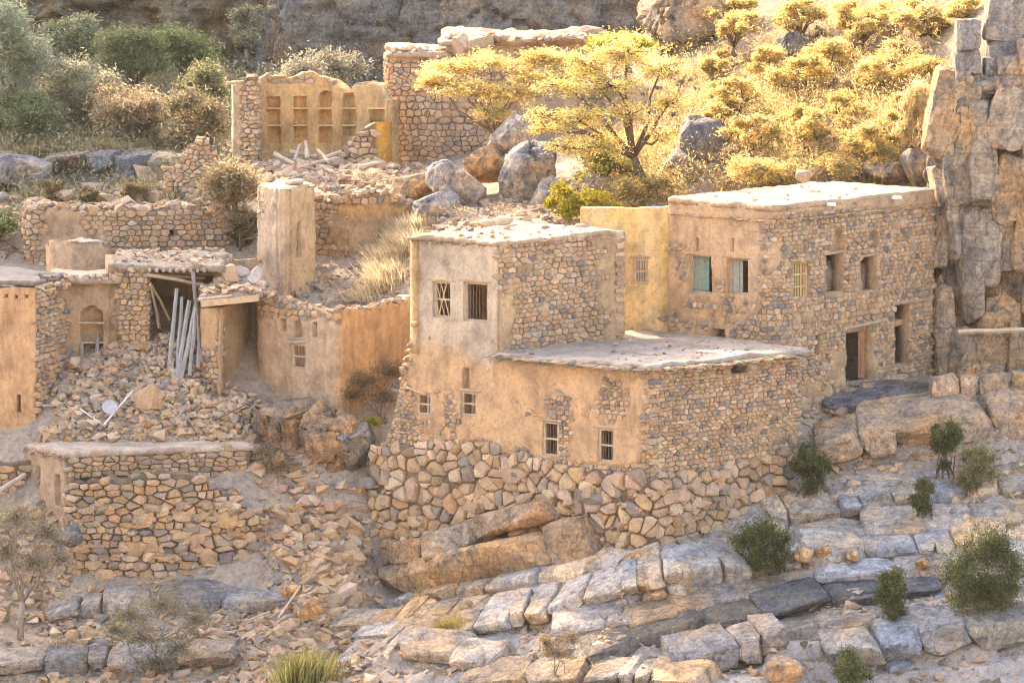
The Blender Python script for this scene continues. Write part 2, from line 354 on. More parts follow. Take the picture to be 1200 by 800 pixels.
GC = [(0, 815, -7), (200, 815, -8.5), (400, 815, -10), (600, 815, -11), (800, 810, -12.5), (1000, 830, -13), (1200, 830, -12),
 (440, 740, -5), (700, 740, -7.6), (445, 690, 3.0), (600, 690, -1.5), (765, 676, -4.2), (850, 640, -1.9), (925, 575, .3), (960, 490, 3.6), (1003, 449, 6.0), (1060, 442, 8), (1092, 442, 9),
 (1000, 690, -6.4), (1120, 690, -6.3), (1200, 690, -6), (1150, 444, 6.6), (1200, 436, 7), (1000, 545, .2), (1130, 550, .5), (1200, 540, .8),
 (0, 745, -2), (100, 745, -2.3), (250, 735, -2.3), (330, 730, -2.5), (380, 690, -.5), (420, 650, 1.6), (432, 600, 3.2), (405, 560, 4.5), (330, 560, 4.2), (310, 525, 5.5), (300, 600, 2.9), (330, 640, 1.2), (310, 690, .1), (160, 693, .4), (60, 700, .8),
 (130, 610, 2.9), (210, 600, 2.9), (130, 698, .7), (220, 698, .6), (290, 702, .9), (90, 700, .9), (285, 562, 3.6), (50, 625, 3.2), (62, 660, 1.9), (0, 600, 4.2), (0, 660, 1.5), (20, 640, 3), (0, 540, 5.6), (-60, 540, 5.6),
 (60, 500, 5.2), (200, 494, 5.6), (100, 430, 9.1), (118, 428, 9.2), (185, 402, 8.9), (165, 425, 8.3), (210, 425, 8.2), (340, 125, 48), (420, 125, 48), (500, 120, 48), (340, 120, 60), (420, 120, 58), (260, 108, 58), (180, 100, 62), (290, 474, 7), (80, 432, 8.4), (150, 405, 9), (215, 395, 9.5), (262, 458, 7.4), (300, 455, 8),
 (200, 330, 14), (100, 332, 16.5), (302, 482, 8), (395, 492, 5.6), (440, 482, 7), (488, 445, 9.3),
 (335, 365, 11.5), (350, 346, 13.3), (420, 332, 14), (480, 312, 14.2), (500, 272, 14.6), (440, 300, 15.2), (150, 322, 16.8), (272, 322, 17.5), (290, 300, 18),
 (30, 300, 19), (0, 320, 18), (100, 238, 24), (0, 242, 25), (200, 238, 23.6), (260, 232, 24), (20, 236, 27), (120, 228, 27.5), (235, 240, 23),
 (0, 175, 38), (150, 172, 38), (262, 180, 34), (0, 120, 52), (150, 112, 53), (270, 112, 52), (100, 88, 66), (250, 102, 62), (-100, 88, 68),
 (280, 192, 28.5), (370, 192, 28.5), (452, 190, 28.6), (350, 204, 26), (430, 224, 23), (500, 232, 20), (368, 312, 16.5), (480, 252, 17.8), (400, 246, 20), (330, 235, 21),
 (320, 112, 67), (460, 112, 64), (640, 105, 62), (800, 95, 60), (950, 60, 57), (-100, 95, 83), (120, 95, 79), (300, 98, 81),
 (360, 114, 63), (400, 114, 62), (300, 108, 70), (200, 106, 72), (100, 100, 74), (370, -128, 84), (460, -128, 82), (640, -128, 80), (800, -128, 78), (950, -128, 76), (-100, -145, 98), (120, -145, 96), (300, -145, 96), (-340, 80, 86), (-340, -145, 104), (470, 204, 29.5), (540, 192, 28), (640, 180, 28), (700, 170, 27), (370, 120, 40), (580, 120, 38), (740, 110, 32), (400, 100, 55), (600, 100, 52), (750, 60, 50),
 (600, 252, 15.5), (700, 252, 13.6), (660, 272, 11.6), (780, 244, 13), (740, 388, 8.6), (690, 388, 8.6), (740, 320, 10.5), (640, 330, 9.5), (560, 265, 10.5), (610, 262, 11), (560, 405, 5), (640, 400, 4), (700, 430, 3.6), (600, 470, 3.2), (760, 500, 1.5), (760, 600, .2), (860, 430, 4), (760, 392, 6.3), (850, 410, 6.5), (620, 600, 2.2),
 (800, 205, 16), (850, 125, 24), (900, 62, 31), (1000, 152, 20), (1000, 82, 27), (1000, 2, 36), (1085, 205, 14), (1080, 105, 21), (1090, 32, 27), (900, 212, 14.6), (975, 208, 14.6), (820, 62, 34), (800, 22, 41), (900, -20, 45),
 (1000, 447, 8.5), (1050, 440, 10), (930, 425, 10), (950, 420, 11.5), (1060, 425, 11.5), (1200, 90, 16), (1200, -30, 22), (1110, 440, 10.5), (1200, 430, 9)]
WC = [(-53, 85, 56), (-62, 85, 60), (-90, 86, 62), (-150, 92, 60), (-53, 125, 60), (-90, 125, 64), (-150, 130, 62), (-48, 86, 35), (-40, 88, 33), (-30, 90, 31), (-12, 94, 20), (-44, 130, 40), (-55, 66, 7), (-75, 66, 7), (-110, 66, 6), (-160, 66, 5), (-45, 66, 7),  # unseen hill beyond the left edge, ridge shaped to shade the left ruins
 (-60, -30, -17), (60, -30, -17), (0, -30, -17.5), (-60, -80, -26), (60, -80, -26), (0, -85, -26), (0, -125, -12), (-60, -125, -12), (60, -125, -12), (0, -165, 8), (-70, -170, 10), (70, -170, 10), (0, -220, 55), (90, -220, 55), (-90, -220, 55),
 (-250, -30, -15), (250, -30, -15), (-250, -200, 40), (250, -200, 40), (0, -500, 85), (-500, -500, 85), (500, -500, 85),
 (-34, 0, -1), (-36, 20, 4), (-40, 45, 9), (-45, 58, 9), (36, -8, -8), (36, 5, 1), (36, 25, 14), (40, 45, 24), (48, 100, 36), (10, 100, 34), (0, 200, 44), (-150, 220, 50), (150, 200, 44), (150, 40, 20), (-150, 40, 4),
 (0, 800, 60), (600, 400, 50), (-600, 400, 50), (600, 0, 10), (-600, 0, 5), (900, 900, 60), (-900, 900, 60)]
ctrl = [P(*q) for q in GC] + [np.array(q, float) for q in WC]
for nm, pts, h, *_ in LEDGES:
    for k, (px, py, Y) in enumerate(pts):
        t = P(px, py, Y); hm = h / ppm(Y)
        ctrl.append(t + [0, .9, -.12]); ctrl.append(t + [0, -.25, -hm - .05])
ctrl = np.array(ctrl)
def _rbf(c, lam=.12):
    n = len(c); A = np.zeros((n + 3, n + 3)); d = np.hypot(c[:, None, 0] - c[None, :, 0], c[:, None, 1] - c[None, :, 1])
    A[:n, :n] = -d + lam * np.eye(n) * 4; A[:n, n] = 1; A[:n, n + 1:] = c[:, :2] / 100; A[n:, :n] = A[:n, n:].T
    b = np.zeros(n + 3); b[:n] = c[:, 2]; return np.linalg.solve(A, b)
_w = _rbf(ctrl)
def ground_smooth(x, y):
    sh = np.shape(x); x = np.ravel(x); y = np.ravel(y); o = np.zeros(len(x)); n = len(ctrl)
    for i in range(0, len(x), 20000):
        a, b = x[i:i + 20000], y[i:i + 20000]
        o[i:i + 20000] = -np.hypot(a[:, None] - ctrl[None, :, 0], b[:, None] - ctrl[None, :, 1]) @ _w[:n] + _w[n] + (a * _w[n + 1] + b * _w[n + 2]) / 100
    return o.reshape(sh)
def axis(lo, hi, f0, f1, step, grow):
    c = list(np.arange(f0, f1, step)); s = step
    while c[-1] < hi: s = s * grow if c[-1] > 130 else min(s * grow, 3.2); c.append(c[-1] + s)
    s = step
    while c[0] > lo: s = s * grow if c[0] < -130 else min(s * grow, 3.2); c.insert(0, c[0] - s)
    return np.array(c)
GX = axis(-500, 500, -19.5, 20.5, .155, 1.25)
GY = np.concatenate([axis(-420, -14, -14, 18, .14, 1.25)[:-1], axis(18, 420, 18, 46, .24, 1.2)])
GY = np.unique(GY); GY = GY[np.concatenate([[True], np.diff(GY) > .05])]
gx, gy = np.meshgrid(GX, GY)
gz = ground_smooth(gx, gy)
gpx, gpy = proj(np.stack([gx, gy, gz], -1))
rel = sstep(120, 10, np.abs(gy)) * sstep(200, 30, np.abs(gx))
gz = gz + rel * (.16 * fbm(gx * .7, gy * .7, 0 * gx, 5, 3) + .10 * (1 - 2 * np.abs(fbm(gx * 1.7, gy * 1.7, 0 * gx, 5, 11))) - .06 + .05 * fbm(gx * 4, gy * 4, 0 * gx, 3, 5))
# rocky steps in the bare slope at right: strata that dip a little to the left
dip = gz - .16 * gx * 0 - .1 * gx
stp = .55; fr = dip / stp; fl = np.floor(fr); st = (fl + sstep(.35, .65, fr - fl)) * stp + .1 * gx
mk_ = sstep(425, 520, gpx) * sstep(455, 520, gpy) * (gy < 4) * (gy > -14)
gz = gz * (1 - .75 * mk_) + st * .75 * mk_
def G(x, y):
    x = np.asarray(x, float); y = np.asarray(y, float)
    i = np.clip(np.searchsorted(GX, x) - 1, 0, len(GX) - 2); j = np.clip(np.searchsorted(GY, y) - 1, 0, len(GY) - 2)
    fx = (x - GX[i]) / (GX[i + 1] - GX[i]); fy = (y - GY[j]) / (GY[j + 1] - GY[j])
    return (gz[j, i] * (1 - fx) + gz[j, i + 1] * fx) * (1 - fy) + (gz[j + 1, i] * (1 - fx) + gz[j + 1, i + 1] * fx) * fy
def GP(px, Y):
    x = P(px, 400, Y)[0]; return np.array([x, Y, float(G(x, Y))])
nj, ni = gx.shape
ii, jj = np.meshgrid(np.arange(ni - 1), np.arange(nj - 1)); q = (jj * ni + ii).ravel()
GFACES = np.stack([q, q + 1, q + ni + 1, q + ni], 1)
slope = np.hypot(np.gradient(gz, GY, axis=0), np.gradient(gz, GX, axis=1))
rk = sstep(.75, 1.5, slope)[..., None]
tg = np.array([.36, .29, .225]) * np.ones(gx.shape + (1,))
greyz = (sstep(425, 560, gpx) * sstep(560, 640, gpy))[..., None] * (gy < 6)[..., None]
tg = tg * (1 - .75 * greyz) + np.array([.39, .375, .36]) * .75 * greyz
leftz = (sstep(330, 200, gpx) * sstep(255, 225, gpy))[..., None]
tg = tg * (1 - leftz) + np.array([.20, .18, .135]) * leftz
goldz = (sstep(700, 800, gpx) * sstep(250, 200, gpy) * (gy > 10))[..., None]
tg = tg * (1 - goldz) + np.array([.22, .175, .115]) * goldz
farz = sstep(34, 44, gy)[..., None]; tg = tg * (1 - farz) + np.array([.2, .18, .145]) * farz  # far ground darkened to stand in for the shade of the ravine
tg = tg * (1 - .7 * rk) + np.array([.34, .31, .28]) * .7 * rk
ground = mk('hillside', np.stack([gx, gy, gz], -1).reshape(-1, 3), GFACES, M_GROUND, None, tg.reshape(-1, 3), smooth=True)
setp(ground, 'stony ground of the valley side with rock steps and gravel', None, None, 'structure')

# ------------------------------------------------------------------ walls
class Path:
    def __init__(s, pts, r=.3, px=True):
        p = [P(a, 400, b)[:2] if px else np.array((a, b), float) for a, b in pts]
        o = [p[0]]
        for i in range(1, len(p) - 1):
            a, b, c = p[i - 1], p[i], p[i + 1]; d1 = a - b; d2 = c - b; l1, l2 = np.linalg.norm(d1), np.linalg.norm(d2)
            rr = min(r, l1 * .4, l2 * .4); A = b + d1 / l1 * rr; C = b + d2 / l2 * rr
            for t in np.linspace(0, 1, 6): o.append((1 - t) ** 2 * A + 2 * t * (1 - t) * b + t * t * C)
        o.append(p[-1]); s.p = np.array(o)
        seg = np.diff(s.p, axis=0); l = np.linalg.norm(seg, axis=1); s.u = np.concatenate([[0], np.cumsum(l)]); s.L = s.u[-1]
        s.fp = np.linspace(0, s.L, 600); xy = s.raw(s.fp); t = np.gradient(xy, axis=0); t /= np.linalg.norm(t, axis=1)[:, None]
        k = max(1, int(r / s.L * 600 * .5)); ker = np.ones(2 * k + 1) / (2 * k + 1)
        t = np.stack([np.convolve(np.pad(t[:, i], k, mode='edge'), ker, 'valid') for i in (0, 1)], 1); t /= np.linalg.norm(t, axis=1)[:, None]
        s.t = t; s.fpx = proj(np.column_stack([xy, np.zeros(600)]))[0]
    def raw(s, u): return np.stack([np.interp(u, s.u, s.p[:, 0]), np.interp(u, s.u, s.p[:, 1])], -1)
    def at(s, u):
        u = np.asarray(u, float); xy = s.raw(u); tx = np.interp(u, s.fp, s.t[:, 0]); ty = np.interp(u, s.fp, s.t[:, 1])
        l = np.hypot(tx, ty); tx, ty = tx / l, ty / l
        over = np.where(u < 0, u, np.where(u > s.L, u - s.L, 0)); xy = xy + over[..., None] * np.stack([tx, ty], -1)
        return xy, np.stack([tx, ty], -1), np.stack([ty, -tx], -1)
    def pos(s, u, z, d):
        xy, t, n = s.at(u); xy = xy + n * np.asarray(d)[..., None]
        return np.concatenate([xy, np.asarray(z, float)[..., None] * np.ones(xy.shape[:-1] + (1,))], -1)
    def vis(s):       # portion that faces the camera, px increasing
        return np.where(s.t[:, 0] > .02)[0]
    def uat(s, px):
        k = s.vis(); return np.interp(px, s.fpx[k], s.fp[k])
    def zat(s, px, py):
        Y = s.raw(s.uat(px))[..., 1] if np.ndim(px) == 0 else None
        return float(P(px, py, float(Y))[2])
    def uz(s, px, py): return float(s.uat(px)), s.zat(px, py)
    def prof(s, pts):
        """photo polyline -> function u -> z"""
        us, zs = [], []
        for a, b in pts:
            u, z = s.uz(a, b); us.append(u); zs.append(z)
        us, zs = np.array(us), np.array(zs); k = np.argsort(us, kind='stable')
        return lambda u: np.interp(u, us[k], zs[k])
def lines(lo, hi, res, ins):
    a = list(np.linspace(lo, hi, max(2, int(round((hi - lo) / res)) + 1)))
    ins = [i for i in ins if lo < i < hi]
    a = [v for v in a if v in (lo, hi) or all(abs(v - i) > res * .35 for i in ins)]
    return np.unique(np.round(np.array(a + ins), 5))

class Wall:
    """one wall: a sheet with thickness along a path, openings and niches, and stones laid into its face"""
    def __init__(s, path, top, bot, cover=.5, tint=(.44, .30, .18), thick=.5, holes=(), niches=(), rough=.035, jag=.08, seed=1, mudt=.06, res=.085, disp=None, steps=(), joint=.55):
        s.p = path if isinstance(path, Path) else Path(path); p = s.p; s.seed = seed
        s.top0 = top if callable(top) else p.prof(top); s.bot0 = bot if callable(bot) else p.prof(bot)
        s.jag, s.cover, s.tint, s.thick, s.rough, s.mudt, s.res, s.disp, s.steps, s.joint = jag, cover, tint, thick, rough, mudt, res * 1.14, disp, steps, joint
        s.holes = [s.rect(h) for h in holes]; s.niches = [s.rect(h[:4]) + tuple(h[4:]) for h in niches]
    def rect(s, h):
        a, b, c, d = h[:4]; xm, ym = (a + c) / 2, (b + d) / 2; Ym = float(s.p.raw(s.p.uat(xm))[1])
        r = (float(s.p.uat(a)), float(s.p.uat(c)), float(P(xm, d, Ym)[2]), float(P(xm, b, Ym)[2])); return r + tuple(h[4:])
    def top(s, u): return s.top0(u) + s.jag * (fbm(np.asarray(u) * 1.6, 0 * u + s.seed, 0 * u, 3, s.seed) + .6 * vn(np.asarray(u) * 6, 0 * u + s.seed, 0 * u, s.seed + 3))
    def pxpy(s, U, Z): return proj(s.p.pos(U, Z, 0 * U))
    def mud(s, U, Z):
        c = s.cover
        if callable(c): px, py = s.pxpy(U, Z); c = c(px, py)
        f = c - .5 + .36 * fbm(U * .9, Z * .9, 0 * U + s.seed, 4, s.seed + 20) + .22 * fbm(U * 3.5, Z * 3.5, 0 * U, 3, s.seed + 30)
        return s.mudt * sstep(-.1, .13, f)
    def d(s, U, Z):
        r = s.mud(U, Z) + s.rough * fbm(U * 1.1, Z * 1.1, 0 * U, 5, s.seed + 40) + s.rough * .45 * fbm(U * 5, Z * 5, 0 * U, 3, s.seed + 41)
        if s.disp: r = r + s.disp(U, Z)
        return r
    def hit(s, U, Z, rs, e=0, arch=True):
        m = np.zeros(U.shape, bool)
        for h in rs:
            k = (U > h[0] - e) & (U < h[1] + e) & (Z > h[2] - e) & (Z < h[3] + e)
            ar = h[-1] if isinstance(h[-1], str) else ''
            if ar and arch:
                hw = (h[1] - h[0]) / 2; x = np.abs(U - (h[0] + h[1]) / 2) / hw
                if ar == 'arch': k &= Z < h[3] + e - hw * np.clip(x, 0, 1) ** 2 * .9
                elif ar == 'point': k &= Z < h[3] + e - hw * np.clip(x, 0, 1) * .8
                elif ar == 'rag': k &= (x < .9 + .2 * vn(Z * 5, Z * 0 + s.seed, 0 * Z, 5)) & (Z < h[3] - .25 * (h[3] - h[2]) * np.abs(vn(U * 6, 0 * U, 0 * U, 8)))
            m |= k
        return m
    def build(s, name, mat, parent=None, org=None):
        p, res = s.p, s.res; e = .018
        iu, iz = list(s.steps), []
        for h in s.holes: iu += [h[0], h[1]]; iz += [h[2], h[3]]
        for h in s.niches: iu += [h[0], h[0] + e, h[1] - e, h[1]]; iz += [h[2], h[2] + e, h[3] - e, h[3]]
        us = lines(0, p.L, res, iu); tu, bu = s.top(us), s.bot0(us)
        zs = lines(float(bu.min()), float(tu.max()), res, iz)
        U, Z = np.meshgrid(us, zs); Zc = np.clip(Z, np.minimum(bu, tu - .05)[None], tu[None])
        d = s.d(U, Zc)
        for h in s.niches:
            k = s.hit(U, Zc, [h], e=-e * .5)
            d = np.where(k, -h[4] + .02 * fbm(U * 4, Z * 4, 0 * U, 2, 3), d)
        Fr = p.pos(U, Zc, d); Bk = p.pos(U, Zc, -s.thick + .05 * fbm(U * 2, Zc * 2, 0 * U, 3, s.seed + 50))
        nz, nu = U.shape
        Uc, Zm = (U[:-1, :-1] + U[1:, 1:]) / 2, (Zc[:-1, :-1] + Zc[1:, 1:]) / 2
        hts = np.maximum(Zc[1:] - Zc[:-1], 0); keep = (np.maximum(hts[:, :-1], hts[:, 1:]) > 1e-4) & ~s.hit(Uc, Zm, s.holes)
        N = nz * nu; idx = np.arange(N).reshape(nz, nu); F = []
        a, b, c, dd = idx[:-1, :-1], idx[:-1, 1:], idx[1:, 1:], idx[1:, :-1]
        F.append(np.stack([a, b, c, dd], -1)[keep]); F.append(np.stack([a, dd, c, b], -1)[keep] + N)
        K = np.pad(keep, 1)
        for (m, v1, v2) in ((keep & ~K[:-2, 1:-1], b, a), (keep & ~K[2:, 1:-1], dd, c), (keep & ~K[1:-1, :-2], a, dd), (keep & ~K[1:-1, 2:], c, b)):
            F.append(np.stack([v1, v2, v2 + N, v1 + N], -1)[m])
        F = np.concatenate(F); V = np.concatenate([Fr.reshape(-1, 3), Bk.reshape(-1, 3)])
        t = s.tint
        if callable(t): px, py = s.pxpy(U, Zc); t = t(px, py).reshape(-1, 3)
        else: t = np.tile(np.array(t), (N, 1))
        mm = (s.mud(U, Zc) / max(s.mudt, 1e-6)).reshape(-1, 1); t = t * (s.joint + (1 - s.joint) * mm)  # bare joints between stones tinted darker to stand for their shadow
        T = np.concatenate([t, t]); used, inv = np.unique(F, return_inverse=True)
        s.o = mk(name, V[used], inv.reshape(F.shape), mat, parent, T[used], org)
        return s.o
    def stones(s, parent, sw=.28, sh=.2, pal=WARM, proud=.05, keep=300, region=None, size=None, name='stone', rest='small_stones', gap=.955, jit=.34, flat=1.0, rnd=.13, toppad=-.25):
        """semi-coursed rubble: Voronoi cells of jittered rows, each a bevelled stone"""
        p = s.p; rr = random.Random(s.seed * 77 + 5); zlo, zhi = float(s.bot0(np.linspace(0, p.L, 60)).min()), float(s.top(np.linspace(0, p.L, 200)).max())
        seeds = []; z = zlo
        while z < zhi:
            h = sh * rr.choice((.55, .75, .9, 1, 1.15, 1.4)) * rr.uniform(.92, 1.08); u = -rr.random() * sw
            while u < p.L:
                wd = sw * rr.choice((.42, .6, .8, 1, 1.2, 1.5, 2.1)) * rr.uniform(.85, 1.15)
                seeds.append((u + wd / 2 + rr.uniform(-.2, .2) * sw * jit, z + h / 2 + rr.uniform(-.5, .5) * h * jit))
                u += wd
            z += h
        if size:      # thin out where stones are bigger
            out = []; A = np.array(seeds); qx_, qy_ = s.pxpy(A[:, 0], A[:, 1])
            for q, a_, b_ in zip(seeds, qx_, qy_):
                k = size(a_, b_)
                if rr.random() < 1 / (k * k): out.append(q)
            seeds = out
        A = np.array(seeds); U, Z = A[:, 0], A[:, 1]
        tp, bt = s.top(U), s.bot0(U)
        ok = (Z < tp + sh * toppad) & (Z > bt) & (U > -.02) & (U < p.L + .02) & ~s.hit(U, Z, s.holes, sh * .35) & ~s.hit(U, Z, s.niches, sh * .3)
        px, py = s.pxpy(U, Z)
        if region is not None: ok &= region(px, py)
        md = s.mud(U, Z); ok &= md < min(proud * .9, s.mudt * .8); dbase = s.d(U, Z) - md
        kk = np.array([size(*q) for q in zip(px, py)]) if size else np.ones(len(U))
        vis = np.interp(U, p.fp, p.t[:, 0]) > -.2
        ok &= vis
        ar = sh / sw
        Q = np.column_stack([U * ar, Z]); cell = sh * 2.2; grid = {}
        for i, q in enumerate(Q): grid.setdefault((int(q[0] // cell), int(q[1] // cell)), []).append(i)
        res = []
        for i in np.where(ok)[0]:
            k = kk[i]; r = sh * 1.05 * k
            qx, qy = Q[i]; poly = [(qx - r, qy - r), (qx + r, qy - r), (qx + r, qy + r), (qx - r, qy + r)]
            cx, cy = int(qx // cell), int(qy // cell); nb = []; m = 1 if k < 1.3 else 2
            for a in range(-m, m + 1):
                for b in range(-m, m + 1): nb += grid.get((cx + a, cy + b), [])
            nb = sorted(nb, key=lambda j: (Q[j, 0] - qx) ** 2 + (Q[j, 1] - qy) ** 2)[1:22]
            for j in nb:
                nx, ny = Q[j, 0] - qx, Q[j, 1] - qy; hh = (nx * nx + ny * ny) / 2
                if hh > 2 * r * r * 2: continue
                out = []; L_ = len(poly)
                for a in range(L_):
                    x1, y1 = poly[a]; x2, y2 = poly[(a + 1) % L_]
                    s1 = (x1 - qx) * nx + (y1 - qy) * ny - hh; s2 = (x2 - qx) * nx + (y2 - qy) * ny - hh
                    if s1 <= 0: out.append((x1, y1))
                    if (s1 < 0) != (s2 < 0) and s1 != s2:
                        t = s1 / (s1 - s2); out.append((x1 + (x2 - x1) * t, y1 + (y2 - y1) * t))
                poly = out
                if len(poly) < 3: break
            if len(poly) < 3: continue
            W = np.array(poly); W[:, 0] /= ar
            # merge very short edges
            kp = [a for a in range(len(W)) if np.hypot(*(W[a] - W[a - 1])) > .12 * sh]
            if len(kp) < 3: continue
            W = W[kp]
            area = .5 * abs(np.dot(W[:, 0], np.roll(W[:, 1], 1)) - np.dot(W[:, 1], np.roll(W[:, 0], 1)))
            res.append((area, W, dbase[i]))
        res.sort(key=lambda q: -q[0]); mb = MB(); nparts = 0
        for area, W, bs in res:
            c = W.mean(0); sz = math.sqrt(area)
            if nparts < keep:
                nx_ = np.roll(W, -1, 0); ln = np.hypot(*(nx_ - W).T); q_ = np.clip(.3 * sh / (ln + 1e-6), 0, rnd)[:, None]
                W = np.stack([W + (nx_ - W) * q_, nx_ - (nx_ - W) * q_], 1).reshape(-1, 2)
            n = len(W)
            g = rr.uniform(gap - .09, gap + .04); Wg = c + (W - c) * g + NR.uniform(-.035, .035, W.shape) * sz
            th = rr.uniform(-.05, .05)
            pr = proud * rr.uniform(.4, 1.45) * min(1.6, (sz / sh) ** .5)
            base = bs
            tx, ty = rr.uniform(-.12, .12) * flat, rr.uniform(-.12, .12) * flat
            mid = c + (Wg - c) * rr.uniform(.93, .98) + NR.uniform(-.03, .03, Wg.shape) * sz
            cap = c + (Wg - c) * rr.uniform(.66, .8) + NR.uniform(-.05, .05, Wg.shape) * sz
            rings = [(Wg, np.full(n, -.06)), (mid, np.full(n, pr * .55) + NR.uniform(-.1, .1, n) * pr), (cap, pr + (cap[:, 0] - c[0]) * tx + (cap[:, 1] - c[1]) * ty)]
            V = np.concatenate([p.pos(r_[:, 0], r_[:, 1], base + dd) for r_, dd in rings] + [p.pos(c[None, 0], c[None, 1], np.array([base + pr * rr.uniform(1.0, 1.2)]))])
            o1 = 0 if .5 * (np.dot(W[:, 0], np.roll(W[:, 1], -1)) - np.dot(W[:, 1], np.roll(W[:, 0], -1))) > 0 else 1
            F = []
            for k in (0, 1):
                for a in range(n):
                    b = (a + 1) % n; f = (k * n + a, k * n + b, (k + 1) * n + b, (k + 1) * n + a); F.append(f[::-1] if o1 else f)
            for a in range(n):
                f = (2 * n + a, 2 * n + (a + 1) % n, 3 * n); F.append(f[::-1] if o1 else f)
            t = pick(pal(px_=0) if callable(pal) else pal, rr)
            if nparts < keep: mk(name, V, F, M_STONE, parent, t); nparts += 1
            else: mb.add(V, F, t)
        if mb.n:
            o = mb.build(rest, M_STONE, parent); o['kind'] = 'stuff'
        return nparts
    def frame(s, px, py):
        u, z = s.p.uz(px, py); xy, t, n = s.p.at(np.array(u)); return u, z, np.array([t[0], t[1], 0]), np.array([n[0], n[1], 0])
    def pt(s, px, py, d=0.0):
        u, z = s.p.uz(px, py); return s.p.pos(np.array(u), np.array(z), np.array(d))

def slab(name, corners, z, thick, mat, parent, tint, over=.15, res=.16, rough=.05, edge=.06, seed=1, zs=None, org=None, side=None):
    """flat mud roof over a four-cornered plan (x, y), uneven top and crumbled rim"""
    c = np.array(corners, float); m = c.mean(0); c = m + (c - m) * (1 + over / np.linalg.norm(c - m, axis=1)[:, None])
    n1 = max(2, int(max(np.linalg.norm(c[1] - c[0]), np.linalg.norm(c[2] - c[3])) / res)); n2 = max(2, int(max(np.linalg.norm(c[3] - c[0]), np.linalg.norm(c[2] - c[1])) / res))
    a, b = np.meshgrid(np.linspace(0, 1, n1), np.linspace(0, 1, n2)); a_, b_ = a[..., None], b[..., None]
    xy = c[0] * (1 - a_) * (1 - b_) + c[1] * a_ * (1 - b_) + c[2] * a_ * b_ + c[3] * (1 - a_) * b_
    bord = np.minimum(np.minimum(a, 1 - a) * n1 * res, np.minimum(b, 1 - b) * n2 * res)
    ex = fbm(xy[..., 0] * 2, xy[..., 1] * 2, 0 * a, 3, seed)[..., None] * edge * 2.2 * (bord < res)[..., None]
    dirn = xy - m; dirn /= np.linalg.norm(dirn, axis=-1)[..., None] + 1e-9; xy = xy + dirn * ex
    zz = z if zs is None else (zs[0] * (1 - a) * (1 - b) + zs[1] * a * (1 - b) + zs[2] * a * b + zs[3] * (1 - a) * b)
    zt = zz + rough * fbm(xy[..., 0] * .8, xy[..., 1] * .8, 0 * a, 5, seed) + rough * .4 * fbm(xy[..., 0] * 4, xy[..., 1] * 4, 0 * a, 3, seed + 1) - .05 * (bord < res * .5) 
    T = np.concatenate([xy, zt[..., None]], -1).reshape(-1, 3); B = T.copy(); B[:, 2] = (zz - thick + 0 * zt).ravel()
    N = n1 * n2; idx = np.arange(N).reshape(n2, n1); A_, B_, C_, D_ = idx[:-1, :-1], idx[:-1, 1:], idx[1:, 1:], idx[1:, :-1]
    F = [np.stack([A_, B_, C_, D_], -1).reshape(-1, 4), np.stack([A_, D_, C_, B_], -1).reshape(-1, 4) + N]
    loop = np.concatenate([idx[0, :-1], idx[:-1, -1], idx[-1, :0:-1], idx[:0:-1, 0]]); nx = np.roll(loop, -1)
    F.append(np.stack([nx, loop, loop + N, nx + N], -1)); F = np.concatenate(F)
    sgn = (c[1] - c[0])[0] * (c[3] - c[0])[1] - (c[1] - c[0])[1] * (c[3] - c[0])[0]
    if sgn < 0: F = F[:, ::-1]
    if side is not None:
        tt = np.tile(np.array(tint), (N, 1)); rim = (bord < res * .4).ravel(); tt[rim] = side; tint = np.concatenate([tt, np.tile(np.array(side), (N, 1))])
    return mk(name, np.concatenate([T, B]), F, mat, parent, tint, org)
def XY(px, Y): return P(px, 400, Y)[:2]

